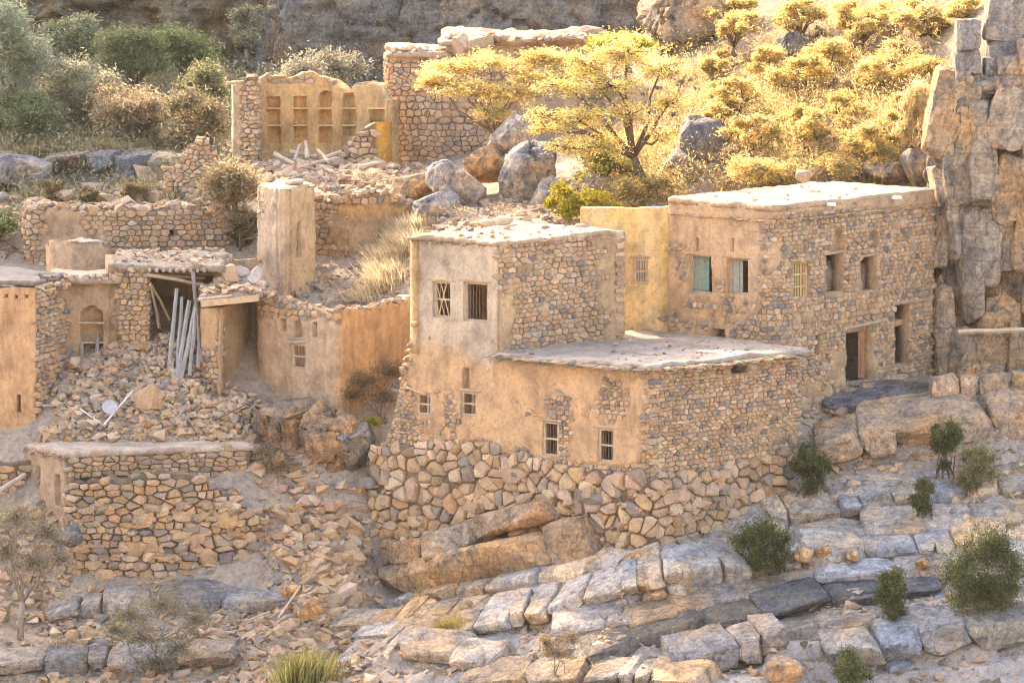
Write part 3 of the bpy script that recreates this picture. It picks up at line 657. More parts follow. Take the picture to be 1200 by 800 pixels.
def box_between(mb, a, b, half, up, t, jit=.004):
    """squared bar from a to b, half = (half width, half height)"""
    a, b = np.asarray(a, float), np.asarray(b, float); ax = (b - a) / 2; l = np.linalg.norm(ax); up = np.asarray(up, float)
    s_ = np.cross(ax / l, up); s_ /= np.linalg.norm(s_); u_ = np.cross(s_, ax / l); mb.box((a + b) / 2, ax, s_ * half[0], u_ * half[1], t, jit)
WOODG, WOODT, WOODY, TEAL = (.30, .28, .25), (.36, .25, .15), (.52, .38, .22), (.20, .30, .27)
def window(W, parent, r, frame=True, bars=0, rails=(), lintel=True, shutter=None, inset=.14, lattice=False, wood=WOODT, label=None):
    x0, y0, x1, y1 = r; xm, ym = (x0 + x1) / 2, (y0 + y1) / 2; u, z, t, n = W.frame(xm, ym); h = W.rect(r)
    wd, hg = (h[1] - h[0]) / 2, (h[3] - h[2]) / 2; zc = (h[2] + h[3]) / 2
    c = np.append(W.p.at(np.array((h[0] + h[1]) / 2))[0], zc) - n * inset; up = np.array([0, 0, 1.]); mb = MB(); f = .035
    for k in (-1, 1): mb.box(c + t * (wd - f) * k, t * f, n * .04, up * hg, wood, .004)
    for k in (-1, 1): mb.box(c + up * (hg - f) * k, t * (wd - 2 * f), n * .038, up * f, wood, .004)
    for q in rails: mb.box(c + up * hg * q, t * (wd - 2 * f), n * .036, up * .03, wood, .003)
    o = mb.build('window', M_WOOD, parent)
    if label: o['label'] = label
    for k in range(bars):
        b = MB(); x = (-1 + 2 * (k + 1) / (bars + 1)) * (wd - f); a0 = c + t * x - up * (hg - 2 * f); a1 = c + t * x + up * (hg - 2 * f)
        b.tube([a0, (a0 + a1) / 2 + t * R.uniform(-.008, .008), a1], .014, 5, (.16, .12, .09)); b.build('bar', M_WOOD, o)
    if lattice:
        for k in range(5):
            b = MB(); x = R.uniform(-.8, .8) * wd; x2 = np.clip(x + R.choice((-1, 1)) * wd * .9, -wd, wd)
            box_between(b, c + t * x - up * hg * .9 + n * .01 * k, c + t * x2 + up * hg * .9 + n * .01 * k, (.02, .012), n, WOODY); b.build('lattice_slat', M_WOOD, o)
    if lintel:
        b = MB(); e = wd + R.uniform(.12, .22); zt = c + up * (hg + .045) + n * (inset + .03)
        b.tube([zt - t * e, zt + up * R.uniform(-.02, .02), zt + t * e * R.uniform(.9, 1.1)], [.045, .052, .04], 7, (.42, .31, .2)); b.build('lintel', M_WOOD, o)
    if shutter:
        for (q0, q1, ang, tt) in shutter:
            b = MB(); hx = c + t * (wd - f) * q0 - n * .05; wl = abs(q1 - q0) * (wd - f); dr = t * math.copysign(math.cos(ang), q1 - q0) - n * math.sin(ang)
            nb_ = np.cross(dr, up)
            for q_ in range(3): b.box(hx + dr * wl * (q_ + .5) / 3 + nb_ * R.uniform(-.008, .008), dr * wl / 6.3, nb_ * .018, up * (hg - f - .01 - R.uniform(0, .02)), tuple(v * R.uniform(.8, 1.15) for v in tt), .004)
            for q_ in (-.6, .6): b.box(hx + dr * wl / 2 + up * hg * q_ - nb_ * .03, dr * wl / 2.1, nb_ * .014, up * .035, tuple(v * .8 for v in tt), .003)
            b.build('shutter', M_PAINT, o)  # some of these panels carry sunlight in their colour
    return o
def beam(name, parent, a, b, r, t=WOODT, wob=.03, org=None, n=7, mat=None, seg=5):
    a, b = np.asarray(a, float), np.asarray(b, float); l = np.linalg.norm(b - a); k = np.linspace(0, 1, seg)[:, None]
    pts = a + (b - a) * k + NR.uniform(-wob, wob, (seg, 3)) * min(1, l / 3) * np.sin(k * math.pi); rr = np.linspace(r, r * .8, seg) * NR.uniform(.9, 1.1, seg)
    mb = MB(); mb.tube(pts, rr, n, t); return mb.build(name, mat or M_WOOD, parent, org)
# ================================================================== BUILDINGS
def top_line(*p): return list(p)
PLAST, MUDC, ORNG, PINKP = (.50, .35, .215), (.47, .30, .165), (.54, .31, .145), (.50, .39, .29)
def blotch(cx, cy, rx, ry): return lambda px, py: np.exp(-(((px - cx) / rx) ** 2 + ((py - cy) / ry) ** 2))

# ---- upper right house with the white roof
A_L, A_F, A_R, A_B = XY(785, 6.3), XY(905, 3.0), XY(1092, 9.7), XY(974, 13.2)
pA = Path([(785, 6.3), (905, 3.0), (1092, 9.7)], r=.9)
zA = pA.zat(905, 240)
houseA = thing('stone_house', 'two storey stone house with flat white roof, standing against the right cliff', 'house', P(905, 430, 3))
def coverA(px, py):
    c = .44 + .20 * sstep(915, 870, px) * sstep(395, 330, py) + .12 * sstep(890, 800, px) * sstep(300, 260, py) - .14 * sstep(915, 960, px) * sstep(470, 380, py) - .16 * sstep(905, 930, px) * (py < 330)
    c = c + .30 * blotch(1050, 300, 40, 45)(px, py) + .12 * blotch(1000, 330, 60, 40)(px, py) + .55 * sstep(256, 248, py + .06 * (px - 905) * (px > 905) + .0 * px)
    return c
def tintA(px, py):
    k = sstep(905, 840, px)[..., None]; return (1 - k) * np.array([.51, .365, .235]) + k * np.array([.56, .375, .22])
holesA = [(808, 299, 835, 344), (853, 303, 877, 345), (929, 306, 947, 350), (967, 296, 987, 342), (1008, 299, 1026, 340), (836, 385, 851, 401), (955, 392, 961, 416), (991, 384, 1022, 447), (1049, 357, 1065, 426)]
nichA = [(817, 278, 820, 294, .2), (859, 279, 862, 295, .2), (941, 281, 944, 297, .2), (975, 266, 990, 295, .3, 'point'), (1018, 268, 1028, 290, .25, 'point'), (973, 242, 975, 245, .2)]
WA = Wall(pA, lambda u: 0 * u + zA - .12, [(785, 432), (905, 440), (930, 500), (1000, 470), (1092, 470)], coverA, tintA, .5, holesA, nichA, .05, .02, 3, .065, .07, joint=.8)
WA.build('wall', M_MUD, houseA)
WA.stones(houseA, .215, .155, DARKER, .055, 300, size=lambda px, py: 1.15 if py > 440 else 1)
bk = Wall(Path([A_R, A_B, A_L], .2, False), lambda u: 0 * u + zA - .14, lambda u: 0 * u + zA - 5, .9, (.45, .32, .2), .4, seed=4, res=.5)
bk.build('back_wall', M_MUD, houseA)
slab('roof', [A_L, A_F, A_R, A_B], zA + .02, .2, M_MUD, houseA, (.46, .37, .27), .09, .11, .07, .06, 5, side=(.47, .35, .23))
zt_B = P(760, 427, -3)[2]
slab('floor', [A_L, A_F, A_R, A_B], zt_B + .2, .25, M_MUD, houseA, (.4, .3, .2), -.5, .5, .03, .0, 6)
for k in range(46):          # the thin projecting course of flat stones under the roof band
    mb = MB(); u = pA.L * (k + .5) / 46; hw = pA.L / 46 * .5 * R.uniform(.85, 1.02); zz = zA - .52 + R.uniform(-.02, .02)
    xy, t, n = pA.at(np.array(u)); mb.box([*(xy + n * .06), zz], [*(t * hw), 0], [*(n * R.uniform(.08, .13)), 0], [0, 0, .025], pick(WARM), .01); mb.build('cornice_stone', M_STONE, houseA)
for px, py in ((967, 239), (1044, 231)):
    mb = MB(); c = WA.pt(px, py, .12); u, z, t, n = WA.frame(px, py); mb.box(c, t * .1, n * .22, [0, 0, .045], (.8, .8, .8), .006); mb.build('water_spout', M_PAINT, houseA)
TEALS = (.25, .31, .27)
window(WA, houseA, holesA[0][:4], shutter=[(-1, .15, .3, TEALS)], wood=(.40, .36, .28), label='window with pale teal shutters, leftmost')
window(WA, houseA, holesA[1][:4], shutter=[(-1, -.05, .2, (.30, .36, .31)), (1, .35, .9, (.62, .38, .10))], wood=(.40, .34, .24), label='window with one grey green shutter and a wooden jamb coloured as if sunlit')  # orange panel at right has the sunlight on the jamb in its colour
window(WA, houseA, holesA[2][:4], bars=4, rails=(-.35, .3), wood=WOODY, inset=.1, shutter=[(-1, 1, 0.02, (.60, .43, .16))])  # warm panel behind the bars stands in for the sunlit room
for h in holesA[3:5]:
    u0, u1, z0, z1 = WA.rect(h)[:4]; b = MB(); q = pA.pos(np.array([u0 - .15, (u0 + u1) / 2, u1 + .1]), np.array([z1 - .02, z1, z1 + .02]), np.array([.03, .05, .03])); b.tube(q, .045, 6, (.40, .30, .2)); b.build('lintel', M_WOOD, houseA)
# rough stone blocking standing back in the two broken windows
for h, ct in ((holesA[3], .35), (holesA[4], .3)):
    u0, u1, z0, z1 = WA.rect(h)[:4]; 
    fil = Wall(Path([tuple(pA.pos(np.array(u0 - .05), 0 * np.array(0.), np.array(-.5))[:2]), tuple(pA.pos(np.array(u1 + .05), 0 * np.array(0.), np.array(-.5))[:2])], .1, False), lambda u, z1=z1, z0=z0: 0 * u + z0 + (z1 - z0) * .72, lambda u, z0=z0: 0 * u + z0 - .05, .6, (.26, .22, .17), .1, seed=int(h[0]), res=.1, jag=.12)
    fil.build('blocked_opening', M_MUD, houseA)
def jamb(W, h, name, parent, tint, side=1, wf=.3, depth=.12, ang=.5):
    u0, u1, z0, z1 = W.rect(h)[:4]; hu = u1 if side > 0 else u0; wl = (u1 - u0) * wf
    xy, t, n = W.p.at(np.array(hu)); t3, n3 = np.array([*t, 0]), np.array([*n, 0]); dr = -side * t3 * math.cos(ang) - n3 * math.sin(ang)
    mb = MB(); c = np.array([*xy, (z0 + z1) / 2]) - n3 * depth + dr * wl / 2
    for k in range(4): mb.box(c + dr * wl * (k - 1.5) / 4, dr * wl / 8.6, np.cross(dr, [0, 0, 1.]) * .02, [0, 0, (z1 - z0) / 2 - .03], tuple(v * R.uniform(.85, 1.15) for v in tint), .004)
    return mb.build(name, M_WOOD, parent)
jamb(WA, holesA[7], 'door_post', houseA, (.42, .29, .17), 1, .16, .3, 1.2)
beam('door_lintel', houseA, WA.pt(986, 385, .06), WA.pt(1030, 376, .06), .06, (.42, .33, .24), .02)
beam('door_lintel', houseA, WA.pt(1043, 356, .06), WA.pt(1084, 350, .06), .055, (.38, .30, .22), .02)
for i in range(26):         # loose bits along the roof rim and one stone on the roof
    pass
setp(mk('loose_stone', *rock_mesh(P(942, 211, 9.0) + [0, 0, .1], (.75, .6, .5), 5, 2), M_STONE, None, (.42, .33, .24), P(942, 212, 9.0)), 'loose tan stone lying on the white flat roof', 'stone')
for k, (px, Y) in enumerate(()): pass

# ---- lower house with the earth terrace, its upper room and left front
houseB = thing('stone_house', 'plastered lower house with an earth terrace roof and an upper room at its left end', 'house', P(760, 600, -3))
pB = Path([(438, 3.84), (760, -3), (935, 1.2)], r=.55)
_topB = pB.prof([(438, 560), (449, 520), (458, 500), (468, 455), (480, 420), (488, 385), (492, 372)])
u492, u585 = pB.uat(490), pB.uat(584)
zroof = P(585, 282, .65)[2]
def topB(u): return np.where(u < u492, _topB(u), np.where(u < u585, zroof - .1, zt_B - .16))
def coverB(px, py):
    left = .80 + .25 * (py < 455) - .62 * sstep(500, 470, px) * sstep(395, 440, py) - .22 * blotch(490, 500, 40, 40)(px, py)
    c = left - .62 * blotch(655, 478, 16, 34)(px, py) - .55 * blotch(718, 460, 22, 34)(px, py) - .40 * sstep(500, 535, py) * sstep(720, 600, px) * (py > 515) - .6 * sstep(538, 548, py) - .2 * blotch(520, 470, 22, 25)(px, py)
    c = c - .56 * sstep(748, 762, px + .08 * (py - 500)) + .28 * blotch(880, 530, 30, 40)(px, py)
    return c
def tintB(px, py):
    up = sstep(418, 385, py - 30 * blotch(570, 400, 25, 80)(px, py)) * (px < 590)
    right = sstep(748, 762, px)
    c = np.array([.56, .375, .22]) * np.ones(px.shape + (1,))
    c = c * (1 - right[..., None]) + np.array([.47, .335, .21]) * right[..., None]
    return c * (1 - up[..., None]) + np.array([.54, .45, .345]) * up[..., None]
holesB = [(508, 330, 529, 372), (544, 331, 572, 377), (489, 461, 506, 486), (541, 459, 559, 487), (637, 494, 655, 534), (702, 502, 720, 541), (856, 426, 875, 437)]
nichB = [(543, 431, 551, 455, .25), (504, 394, 507, 398, .15)]
WB = Wall(pB, topB, [(438, 600), (760, 610), (935, 560)], coverB, tintB, .5, holesB, nichB, .05, .03, 8, .06, .07, joint=.8, steps=[u585 - .01, u585 + .01, u492 - .01, u492 + .01])
WB.build('wall', M_MUD, houseB)
WB.stones(houseB, .205, .148, DARKER, .06, 300)
C_F, C_L, C_R, C_B = XY(585, .65), XY(482, 2.75), XY(730, 4.6), XY(627, 6.7)
pC = Path([(584.5, .65), (730, 4.6), (722, 5.2)], r=.15)
WC_ = Wall(pC, lambda u: 0 * u + zroof - .12, lambda u: 0 * u + zt_B - .3, lambda px, py: .30 + .40 * sstep(690, 730, px) + .1 * sstep(340, 390, py) + .2 * sstep(610, 590, px), lambda px, py: np.array([.50, .36, .22]) * np.ones(px.shape + (1,)), .45, (), (), .05, .02, 13, .06, .075)
WC_.build('upper_room_wall', M_MUD, houseB)
WC_.stones(houseB, .25, .165, palette((5, 2, 3.4, 1.2, .7, 2, 1.2)), .05, 300)
cb = Wall(Path([C_R, C_B], .1, False), lambda u: 0 * u + zt_B + .5, lambda u: 0 * u + zt_B - .3, .9, (.45, .32, .2), .3, seed=14, res=.4, jag=.2); cb.build('back_wall', M_MUD, houseB)
cb = Wall(Path([C_B, C_L], .1, False), lambda u: 0 * u + zroof - .12, lambda u: 0 * u + zt_B - .3, .9, (.5, .35, .2), .3, seed=15, res=.3); cb.build('back_wall', M_MUD, houseB)
slab('roof', [C_L, C_F, C_R, C_B], zroof, .16, M_MUD, houseB, (.43, .345, .25), .12, .10, .13, .09, 7, side=(.45, .34, .23))
slab('terrace', [C_F, XY(760, -3), XY(940, 1.35), XY(772, 7.6)], zt_B, .17, M_MUD, houseB, (.42, .36, .30), .26, .10, .09, .09, 9)
slab('room_floor', [C_L, C_F, C_R, C_B], zt_B + .12, .2, M_MUD, houseB, (.48, .36, .24), -.3, .4, .03, .02, 10)
WOODF = (.46, .38, .28)
window(WB, houseB, holesB[0][:4], bars=3, lattice=True, rails=(0,), inset=.12, wood=(.50, .40, .27), label='window with a broken wooden lattice tinted yellow as if lit')  # pale yellow wood carries the light of the room in its colour
window(WB, houseB, holesB[1][:4], bars=6, inset=.12, wood=(.46, .38, .28), label='widest window with upright bars')
window(WB, houseB, holesB[2][:4], bars=4, rails=(0,), wood=WOODF, inset=.05); window(WB, houseB, holesB[3][:4], bars=4, rails=(0,), wood=WOODF, inset=.05)
window(WB, houseB, holesB[4][:4], bars=4, rails=(0,), wood=WOODF, inset=.05); window(WB, houseB, holesB[5][:4], bars=4, rails=(0,), wood=WOODF, inset=.05)
# terrace rim: flat stones and brush ends sticking out under the mud
u0 = u585
k = 0
while u0 < pB.L - .1:
    wdt = R.uniform(.14, .42); xy, t, n = pB.at(np.array(u0 + wdt / 2)); mb = MB(); z = zt_B - .15 + R.uniform(-.035, .03)
    mb.box([*(xy + n * .20), z], [*(t * wdt / 2), R.uniform(-.012, .012)], [*(n * R.uniform(.18, .34)), R.uniform(-.03, .01)], [0, 0, R.uniform(.018, .04)], pick(palette((3, .5, 2.5, 2.5, .8, 1, 2))), .02)
    mb.build('rim_stone', M_STONE, houseB); u0 += wdt * R.uniform(.75, 1.05)
mb = MB()
for i in range(420):
    u = R.uniform(u585, pB.L); xy, t, n = pB.at(np.array(u)); a = np.array([*(xy + n * .06), zt_B - R.uniform(.1, .26)]); b = a + np.array([*(n * R.uniform(.36, .68) + t * R.uniform(-.3, .3)), R.uniform(-.09, .02)])
    mb.tube([a, (a + b) / 2 + [0, 0, .01], b], [.012, .01, .006], 3, tuple(v * R.uniform(.7, 1.3) for v in (.30, .25, .19)))
mb.build('rim_brushwood', M_WOOD, houseB)['kind'] = 'stuff'
mb = MB()
for i in range(150):
    u = R.uniform(u492, u585) if R.random() < .45 else R.uniform(0, pC.L - .3)
    mb_p = pB if R.random() < .0 else None
    if i % 2: pth, u = pB, R.uniform(u492, u585 - .05)
    else: pth, u = pC, R.uniform(0.05, pC.L - .4)
    xy, t, n = pth.at(np.array(u)); a = np.array([*(xy - n * .1), zroof - R.uniform(.12, .26)]); b = a + np.array([*(n * R.uniform(.2, .32) + t * R.uniform(-.2, .2)), R.uniform(-.04, .02)])
    mb.tube([a, b], [.013, .008], 3, tuple(v * R.uniform(.7, 1.3) for v in (.27, .22, .17)))
mb.build('eave_brushwood', M_WOOD, houseB)['kind'] = 'stuff'
beam('beam_end', houseB, WB.pt(868, 432, -.2), WB.pt(868, 432, .3), .07, (.2, .16, .13), 0)
beam('beam_end', houseB, WB.pt(476, 452, .15), WB.pt(500, 462, .05), .05, (.5, .38, .25), .01)
for (px, py, s_, c) in ((572, 268, .5, PALE), (590, 262, .7, PALE), (556, 270, .35, TAN), (640, 262, .3, TAN), (682, 262, .35, PALE)):
    Y = 6.0 if px < 630 else 5; mk('roof_block', *rock_mesh(np.array([P(px, py, Y)[0], Y, zroof + s_ * .2]), (s_ * 1.4, s_, s_ * .6), int(px), 2), M_STONE, houseB, c)
# loose broken masonry at the left break of the front
sp = []
for i in range(60):
    px = R.uniform(455, 500); py = R.uniform(375, 470); lim = np.interp(py, [372, 420, 455, 500], [490, 480, 468, 456])
    c = P(lim + R.uniform(-4, 14), py, pB.raw(pB.uat(lim))[1] - R.uniform(-.1, .12)); s_ = R.uniform(.14, .34); sp.append((c, (s_ * 1.5, s_, s_ * .7), pick(WARM)))
stones_on(houseB, sp, 'broken_stone', 60)

# ---- yellow courtyard wall between the two houses, tint brightened for its bounce glow
court = thing('courtyard_wall', 'glow-tinted yellow plastered courtyard wall with one small barred window, between the two stone houses', 'wall', P(740, 390, 6.6))
pY = Path([(680, 7.3), (790, 6.6)], .2)
hY = (742, 303, 759, 333); dY = (686, 306, 725, 402)  # dY: unseen doorway added to let a sun patch onto the terrace
WY = Wall(pY, [(680, 244), (740, 244), (790, 242)], [(680, 400), (790, 400)], lambda px, py: .95 - .35 * sstep(350, 380, py) - .25 * blotch(780, 320, 8, 60)(px, py), lambda px, py: np.array([.84, .66, .37]) + (np.array([.80, .53, .20]) - np.array([.84, .66, .37])) * (.5 + .5 * vn(px * .05, py * .04, 0 * px, 4))[..., None],   .45, [hY, dY], (), .04, .03, 21, .06, .08)
WY.build('wall', M_MUD, court); WY.stones(court, .28, .2, WARM, .05, 120)
window(WY, court, hY, bars=4, rails=(0,), wood=(.56, .44, .26), inset=.05)

def roof_litter(parent, corners, z, n, sizes, pal):
    c = np.array(corners); sp = []
    for i in range(n):
        a, b = R.random(), R.random(); q = c[0] * (1 - a) * (1 - b) + c[1] * a * (1 - b) + c[2] * a * b + c[3] * (1 - a) * b; s_ = R.choice(sizes) * R.uniform(.7, 1.3)
        sp.append((np.array([*q, z + s_ * .15]), (s_ * 1.4, s_, s_ * .6), pick(pal)))
    stones_on(parent, sp, 'roof_pebble', 60)
roof_litter(houseA, [A_L, A_F, A_R, A_B], zA + .02, 26, (.06, .08, .12), LIGHT)
roof_litter(houseB, [C_L, C_F, C_R, C_B], zroof, 40, (.08, .12, .2), LIGHT)
roof_litter(houseB, [C_F, XY(760, -3), XY(935, 1.3), XY(790, 5)], zt_B, 90, (.06, .09, .13), GREYS)
def wedge(W, parent, n, sizes, region):
    k = 0
    for i in range(n * 30):
        if k >= n: break
        u = R.uniform(0, W.p.L); z = R.uniform(float(W.bot0(np.array([u]))[0]), float(W.top(np.array([u]))[0]) - .15); px, py = [float(v) for v in W.pxpy(np.array(u), np.array(z))]
        if not bool(region(px, py)) or float(W.p.at(np.array(u))[2][1]) > -.2: continue
        s_ = R.choice(sizes) * R.uniform(.8, 1.2); V, F = HULLS[R.randrange(16)]; V = (V * np.array([s_ * R.uniform(1, 1.6), .34, s_ * R.uniform(.6, .95)]) * .5) @ rotm(R.uniform(-.2, .2), R.uniform(-.25, .25), 0).T
        xy, t, n_ = W.p.at(np.array(u)); B_ = np.array([[t[0], t[1], 0], [-n_[0], -n_[1], 0], [0, 0, 1]]); V = V @ B_ + np.array([*(xy + n_ * R.uniform(.04, .12)), z])
        mk('wedge_stone', V, F, M_STONE, parent, pick(palette((5.5, 2, 3.2, 2, .5, 2.4, 1.4)))); k += 1
def quoins(W, parent, px, z0, z1, pal, hs=(.12, .2)):
    u = float(W.p.uat(px)); z = z0; k = 0
    while z < z1:
        h = R.uniform(*hs); xy, t, n = W.p.at(np.array(u)); V, F = HULLS[R.randrange(16)]; a = (.62, .34) if k % 2 else (.34, .62)
        t1 = W.p.at(np.array(u - .9))[1]; t2 = W.p.at(np.array(u + .9))[1]; mb = MB()
        c = np.array([*(xy - n * .16), z + h / 2]); mb.box(c, [*(t1 * a[0] / 2 * R.uniform(.85, 1.1)), 0], [*(t2 * a[1] / 2 * R.uniform(.85, 1.1)), 0], [0, 0, h / 2 * .93], pick(pal), .022); mb.build('corner_stone', M_STONE, parent); z += h; k += 1
quoins(WB, houseB, 760, P(760, 560, -3)[2], zt_B - .2, DARKER)
quoins(WC_, houseB, 728, zt_B, zroof - .2, LIGHT)
# ---- retaining wall of big stones under the lower house
ret = thing('retaining_wall', 'high dry stone retaining wall of big rounded stones under the lower house', 'wall', P(700, 660, -3))
def off(pts, d):
    return pts
pR = Path([(432, 3.75), (759, -3.22), (938, 1.1)], r=.5)
_rt = pR.prof([(432, 532), (470, 524), (540, 524), (580, 534), (640, 545), (700, 552), (745, 560), (790, 556), (850, 548), (900, 540), (938, 520)])
WR = Wall(pR, _rt, [(432, 720), (600, 720), (760, 700), (850, 680), (938, 600)], .02, (.30, .22, .15), .8, (), (), .09, .10, 31, .05, .09, joint=.7)
WR.build('wall', M_MUD, ret)
from_block = []          # (ends, half height, depth, tint): bedrock slabs built into the foot of the wall, made after block() exists
WR.stones(ret, .36, .31, palette((5.5, 2.2, 3.2, 1.6, .5, 2.4, 1.4)), .13, 300, size=lambda px, py: 1.0 if (px > 772 or py < 545) else (1.0 + .9 * (math.sin(px * .11 + py * .07) * math.sin(py * .13 - px * .05) > -.1)), jit=1.0, gap=.965, flat=2, name='boulder_stone', rest='chinking_stones', rnd=.16, toppad=.35)
wedge(WR, ret, 190, (.14, .2, .3, .42, .6), lambda px, py: (py > 548) & (py < 680) & (px > 440) & (px < 925))

# ---- ruined wall with three niches, left of centre
rw = thing('ruined_wall', 'roofless ruined mud house wall with three small niches above a tiny window', 'wall', P(397, 490, 6))
pW = Path([(312, 12.5), (303, 8.8), (397, 6.0), (493, 9.9)], r=.35)
hW = (342, 403, 359, 432)
WW = Wall(pW, [(303, 343), (320, 347), (350, 356), (372, 364), (395, 366), (420, 363), (445, 358), (470, 352), (493, 346)], [(303, 540), (397, 545), (493, 500)],
     lambda px, py: 1.02 - .75 * sstep(388, 366, py + .22 * np.abs(px - 397) * 0) * (px < 400) * sstep(395, 380, py) - .45 * blotch(420, 398, 10, 14)(px, py) - .25 * sstep(470, 500, py) - .3 * blotch(397, 380, 8, 14)(px, py),
     lambda px, py: np.array([.52, .385, .26]) + (np.array([.54, .365, .205]) - np.array([.52, .385, .26])) * sstep(390, 402, px)[..., None], .5, [hW], [(329, 373, 337, 388, .3), (346, 374, 355, 396, .3, 'arch'), (367, 377, 373, 395, .3)], .06, .12, 41, .06, .07)
WW.build('wall', M_MUD, rw); WW.stones(rw, .27, .2, palette((4, 2, 3, 2.4, 1.4, 1.6, 1)), .05, 220)
window(WW, rw, hW, bars=3, rails=(.0,), wood=(.45, .38, .3), inset=.06)
beam('lintel', rw, WW.pt(338, 401, .08), WW.pt(362, 400, .08), .05, (.42, .36, .3), .01); beam('lintel', rw, WW.pt(339, 397, .06), WW.pt(360, 396, .06), .04, (.40, .34, .28), .01)
sp = []
for i in range(46):
    u = R.uniform(pW.uat(303), pW.L); t_ = float(WW.top(np.array([u]))[0]); c = pW.pos(np.array(u), np.array(t_ + .03), np.array(R.uniform(-.4, 0))); s_ = R.uniform(.14, .3); sp.append((c, (s_ * 1.4, s_, s_ * .7), pick(LIGHT)))
stones_on(rw, sp, 'coping_stone', 60)

# ---- plastered pillar tower and ruin behind it
pt = thing('pillar_tower', 'tall narrow plastered remnant of a tower with a dark upright slot', 'ruin', P(340, 346, 13))
pP = Path([(311, 16.6), (304, 14.4), (333, 12.8), (368, 14.8), (354, 16.8)], r=.05)
WP = Wall(pP, [(304, 219), (333, 223), (368, 217)], [(304, 360), (368, 360)], lambda px, py: .95 - .4 * sstep(316, 306, px), lambda px, py: np.array([.50, .40, .30]) + (np.array([.60, .43, .25]) - np.array([.50, .40, .30])) * sstep(329, 336, px)[..., None], .35, [(346, 261, 351, 302)], (), .06, .10, 51, .06, .07)  # right face tinted brighter orange to look sunlit
WP.build('wall', M_MUD, pt); WP.stones(pt, .25, .18, LIGHT, .05, 60)
zp = pP.zat(333, 220); slab('cap', [XY(304, 14.4), XY(333, 12.8), XY(368, 14.8), XY(336, 16.8)], zp + .0, .12, M_MUD, pt, (.58, .46, .31), -.12, .12, .08, .05, 52)
mk('cap_stone', *rock_mesh(P(345, 213, 14.4), (.9, .7, .22), 53, 2), M_STONE, pt, PALE)
r5 = thing('ruined_wall', 'roofless stone ruin with an inner wall painted with orange light, right behind the plastered pillar', 'ruin', P(430, 310, 16))
p5 = Path([(358, 17.6), (420, 16.0), (505, 18.2)], r=.5)
W5 = Wall(p5, [(358, 238), (380, 236), (400, 232), (440, 227), (470, 231), (486, 236), (505, 246)], [(358, 340), (505, 330)], lambda px, py: .50 + .5 * blotch(435, 275, 32, 24)(px, py) - .35 * sstep(245, 232, py) - .3 * sstep(400, 375, px), lambda px, py: np.array([.48, .33, .19]) + np.array([.08, .0, -.06]) * sstep(268, 240, py)[..., None], .6, (), (), .07, .16, 55, .08, .08)  # tint turns more orange upwards, for the light along the top
W5.build('wall', M_MUD, r5); W5.stones(r5, .30, .2, palette((5, 3, 3, 1, .4, 2, 1)), .07, 260)
sp = []
for i in range(60):
    u = R.uniform(0, p5.L); t_ = float(W5.top(np.array([u]))[0]); c = p5.pos(np.array(u), np.array(t_ + .04), np.array(R.uniform(-.5, 0))); s_ = R.uniform(.2, .42); sp.append((c, (s_ * 1.4, s_, s_ * .7), pick(palette((4, 3, 3, .6, 0.2, 2, .6)))))
stones_on(r5, sp, 'coping_stone', 60)

# ---- orange house at the left edge
ho = thing('mud_house', 'orange plastered mud house with a narrow slit, cut by the left edge of the picture', 'house', P(30, 535, 6.3))
pO = Path([(-60, 7.2), (41, 6.3), (77, 8.9)], r=.14)
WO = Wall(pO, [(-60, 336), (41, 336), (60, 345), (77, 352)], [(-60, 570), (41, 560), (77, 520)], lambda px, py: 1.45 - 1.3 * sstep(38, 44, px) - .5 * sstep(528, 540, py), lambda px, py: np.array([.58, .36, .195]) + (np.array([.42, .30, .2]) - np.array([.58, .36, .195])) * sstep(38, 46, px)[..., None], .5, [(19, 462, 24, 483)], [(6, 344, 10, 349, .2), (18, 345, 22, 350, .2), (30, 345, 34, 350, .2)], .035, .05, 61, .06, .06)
WO.build('wall', M_MUD, ho); WO.stones(ho, .36, .17, palette((5, 2, 3, 1.8, .6, 1.6, 1.4)), .07, 200)
zo = pO.zat(30, 333); slab('roof', [XY(-60, 7.2), XY(41, 6.3), XY(78, 9.0), XY(0, 12)], zo + .12, .16, M_MUD, ho, (.22, .205, .19), .08, .12, .12, .08, 62)  # roof tint darkened to stand in for shade
sp = [(P(R.uniform(40, 80), R.uniform(318, 345), 7.5), (R.uniform(.2, .5), .25, .14), pick(GREYS)) for i in range(18)]
stones_on(ho, sp, 'loose_stone', 30)

# ---- collapsed house: niche wall, broken roof opening, doorway, rubble
hc = thing('collapsed_house', 'collapsed mud house with a pointed niche wall, a dark roof opening and rubble spilling out', 'ruin', P(150, 420, 9))
pN = Path([(66, 9.8), (144, 9.6)], .1)
WN = Wall(pN, [(66, 331), (144, 331)], [(66, 470), (144, 470)], .95, lambda px, py: np.array([.46, .335, .22]) * np.ones(px.shape + (1,)), .5, (), [(94, 357, 121, 432, .45, 'point')], .07, .04, 71, .05, .07)
WN.build('niche_wall', M_MUD, hc)
for py in (378, 401):
    mb = MB(); box_between(mb, WN.pt(93, py, -.12), WN.pt(122, py, -.12), (.2, .03), [0, 0, 1], (.45, .37, .27)); mb.build('shelf', M_WOOD, hc)
for (a, b, c, d) in ((97, 424, 96, 400), (115, 428, 114, 392), (76, 430, 84, 405), (79, 432, 86, 410)):
    beam('board', hc, WN.pt(a, b, .25), WN.pt(c, d, .1), .07, (.27, .27, .26), 0, n=4)
slab('roof_edge', [XY(64, 9.5), XY(146, 9.3), XY(146, 13), XY(64, 13)], pN.zat(100, 326), .15, M_MUD, hc, (.42, .35, .28), .05, .12, .12, .10, 72)
sp = [(P(R.uniform(72, 142), R.uniform(322, 330), 9.4), (R.uniform(.15, .4), .2, .14), pick(LIGHT)) for i in range(26)]
stones_on(hc, sp, 'loose_stone', 30)
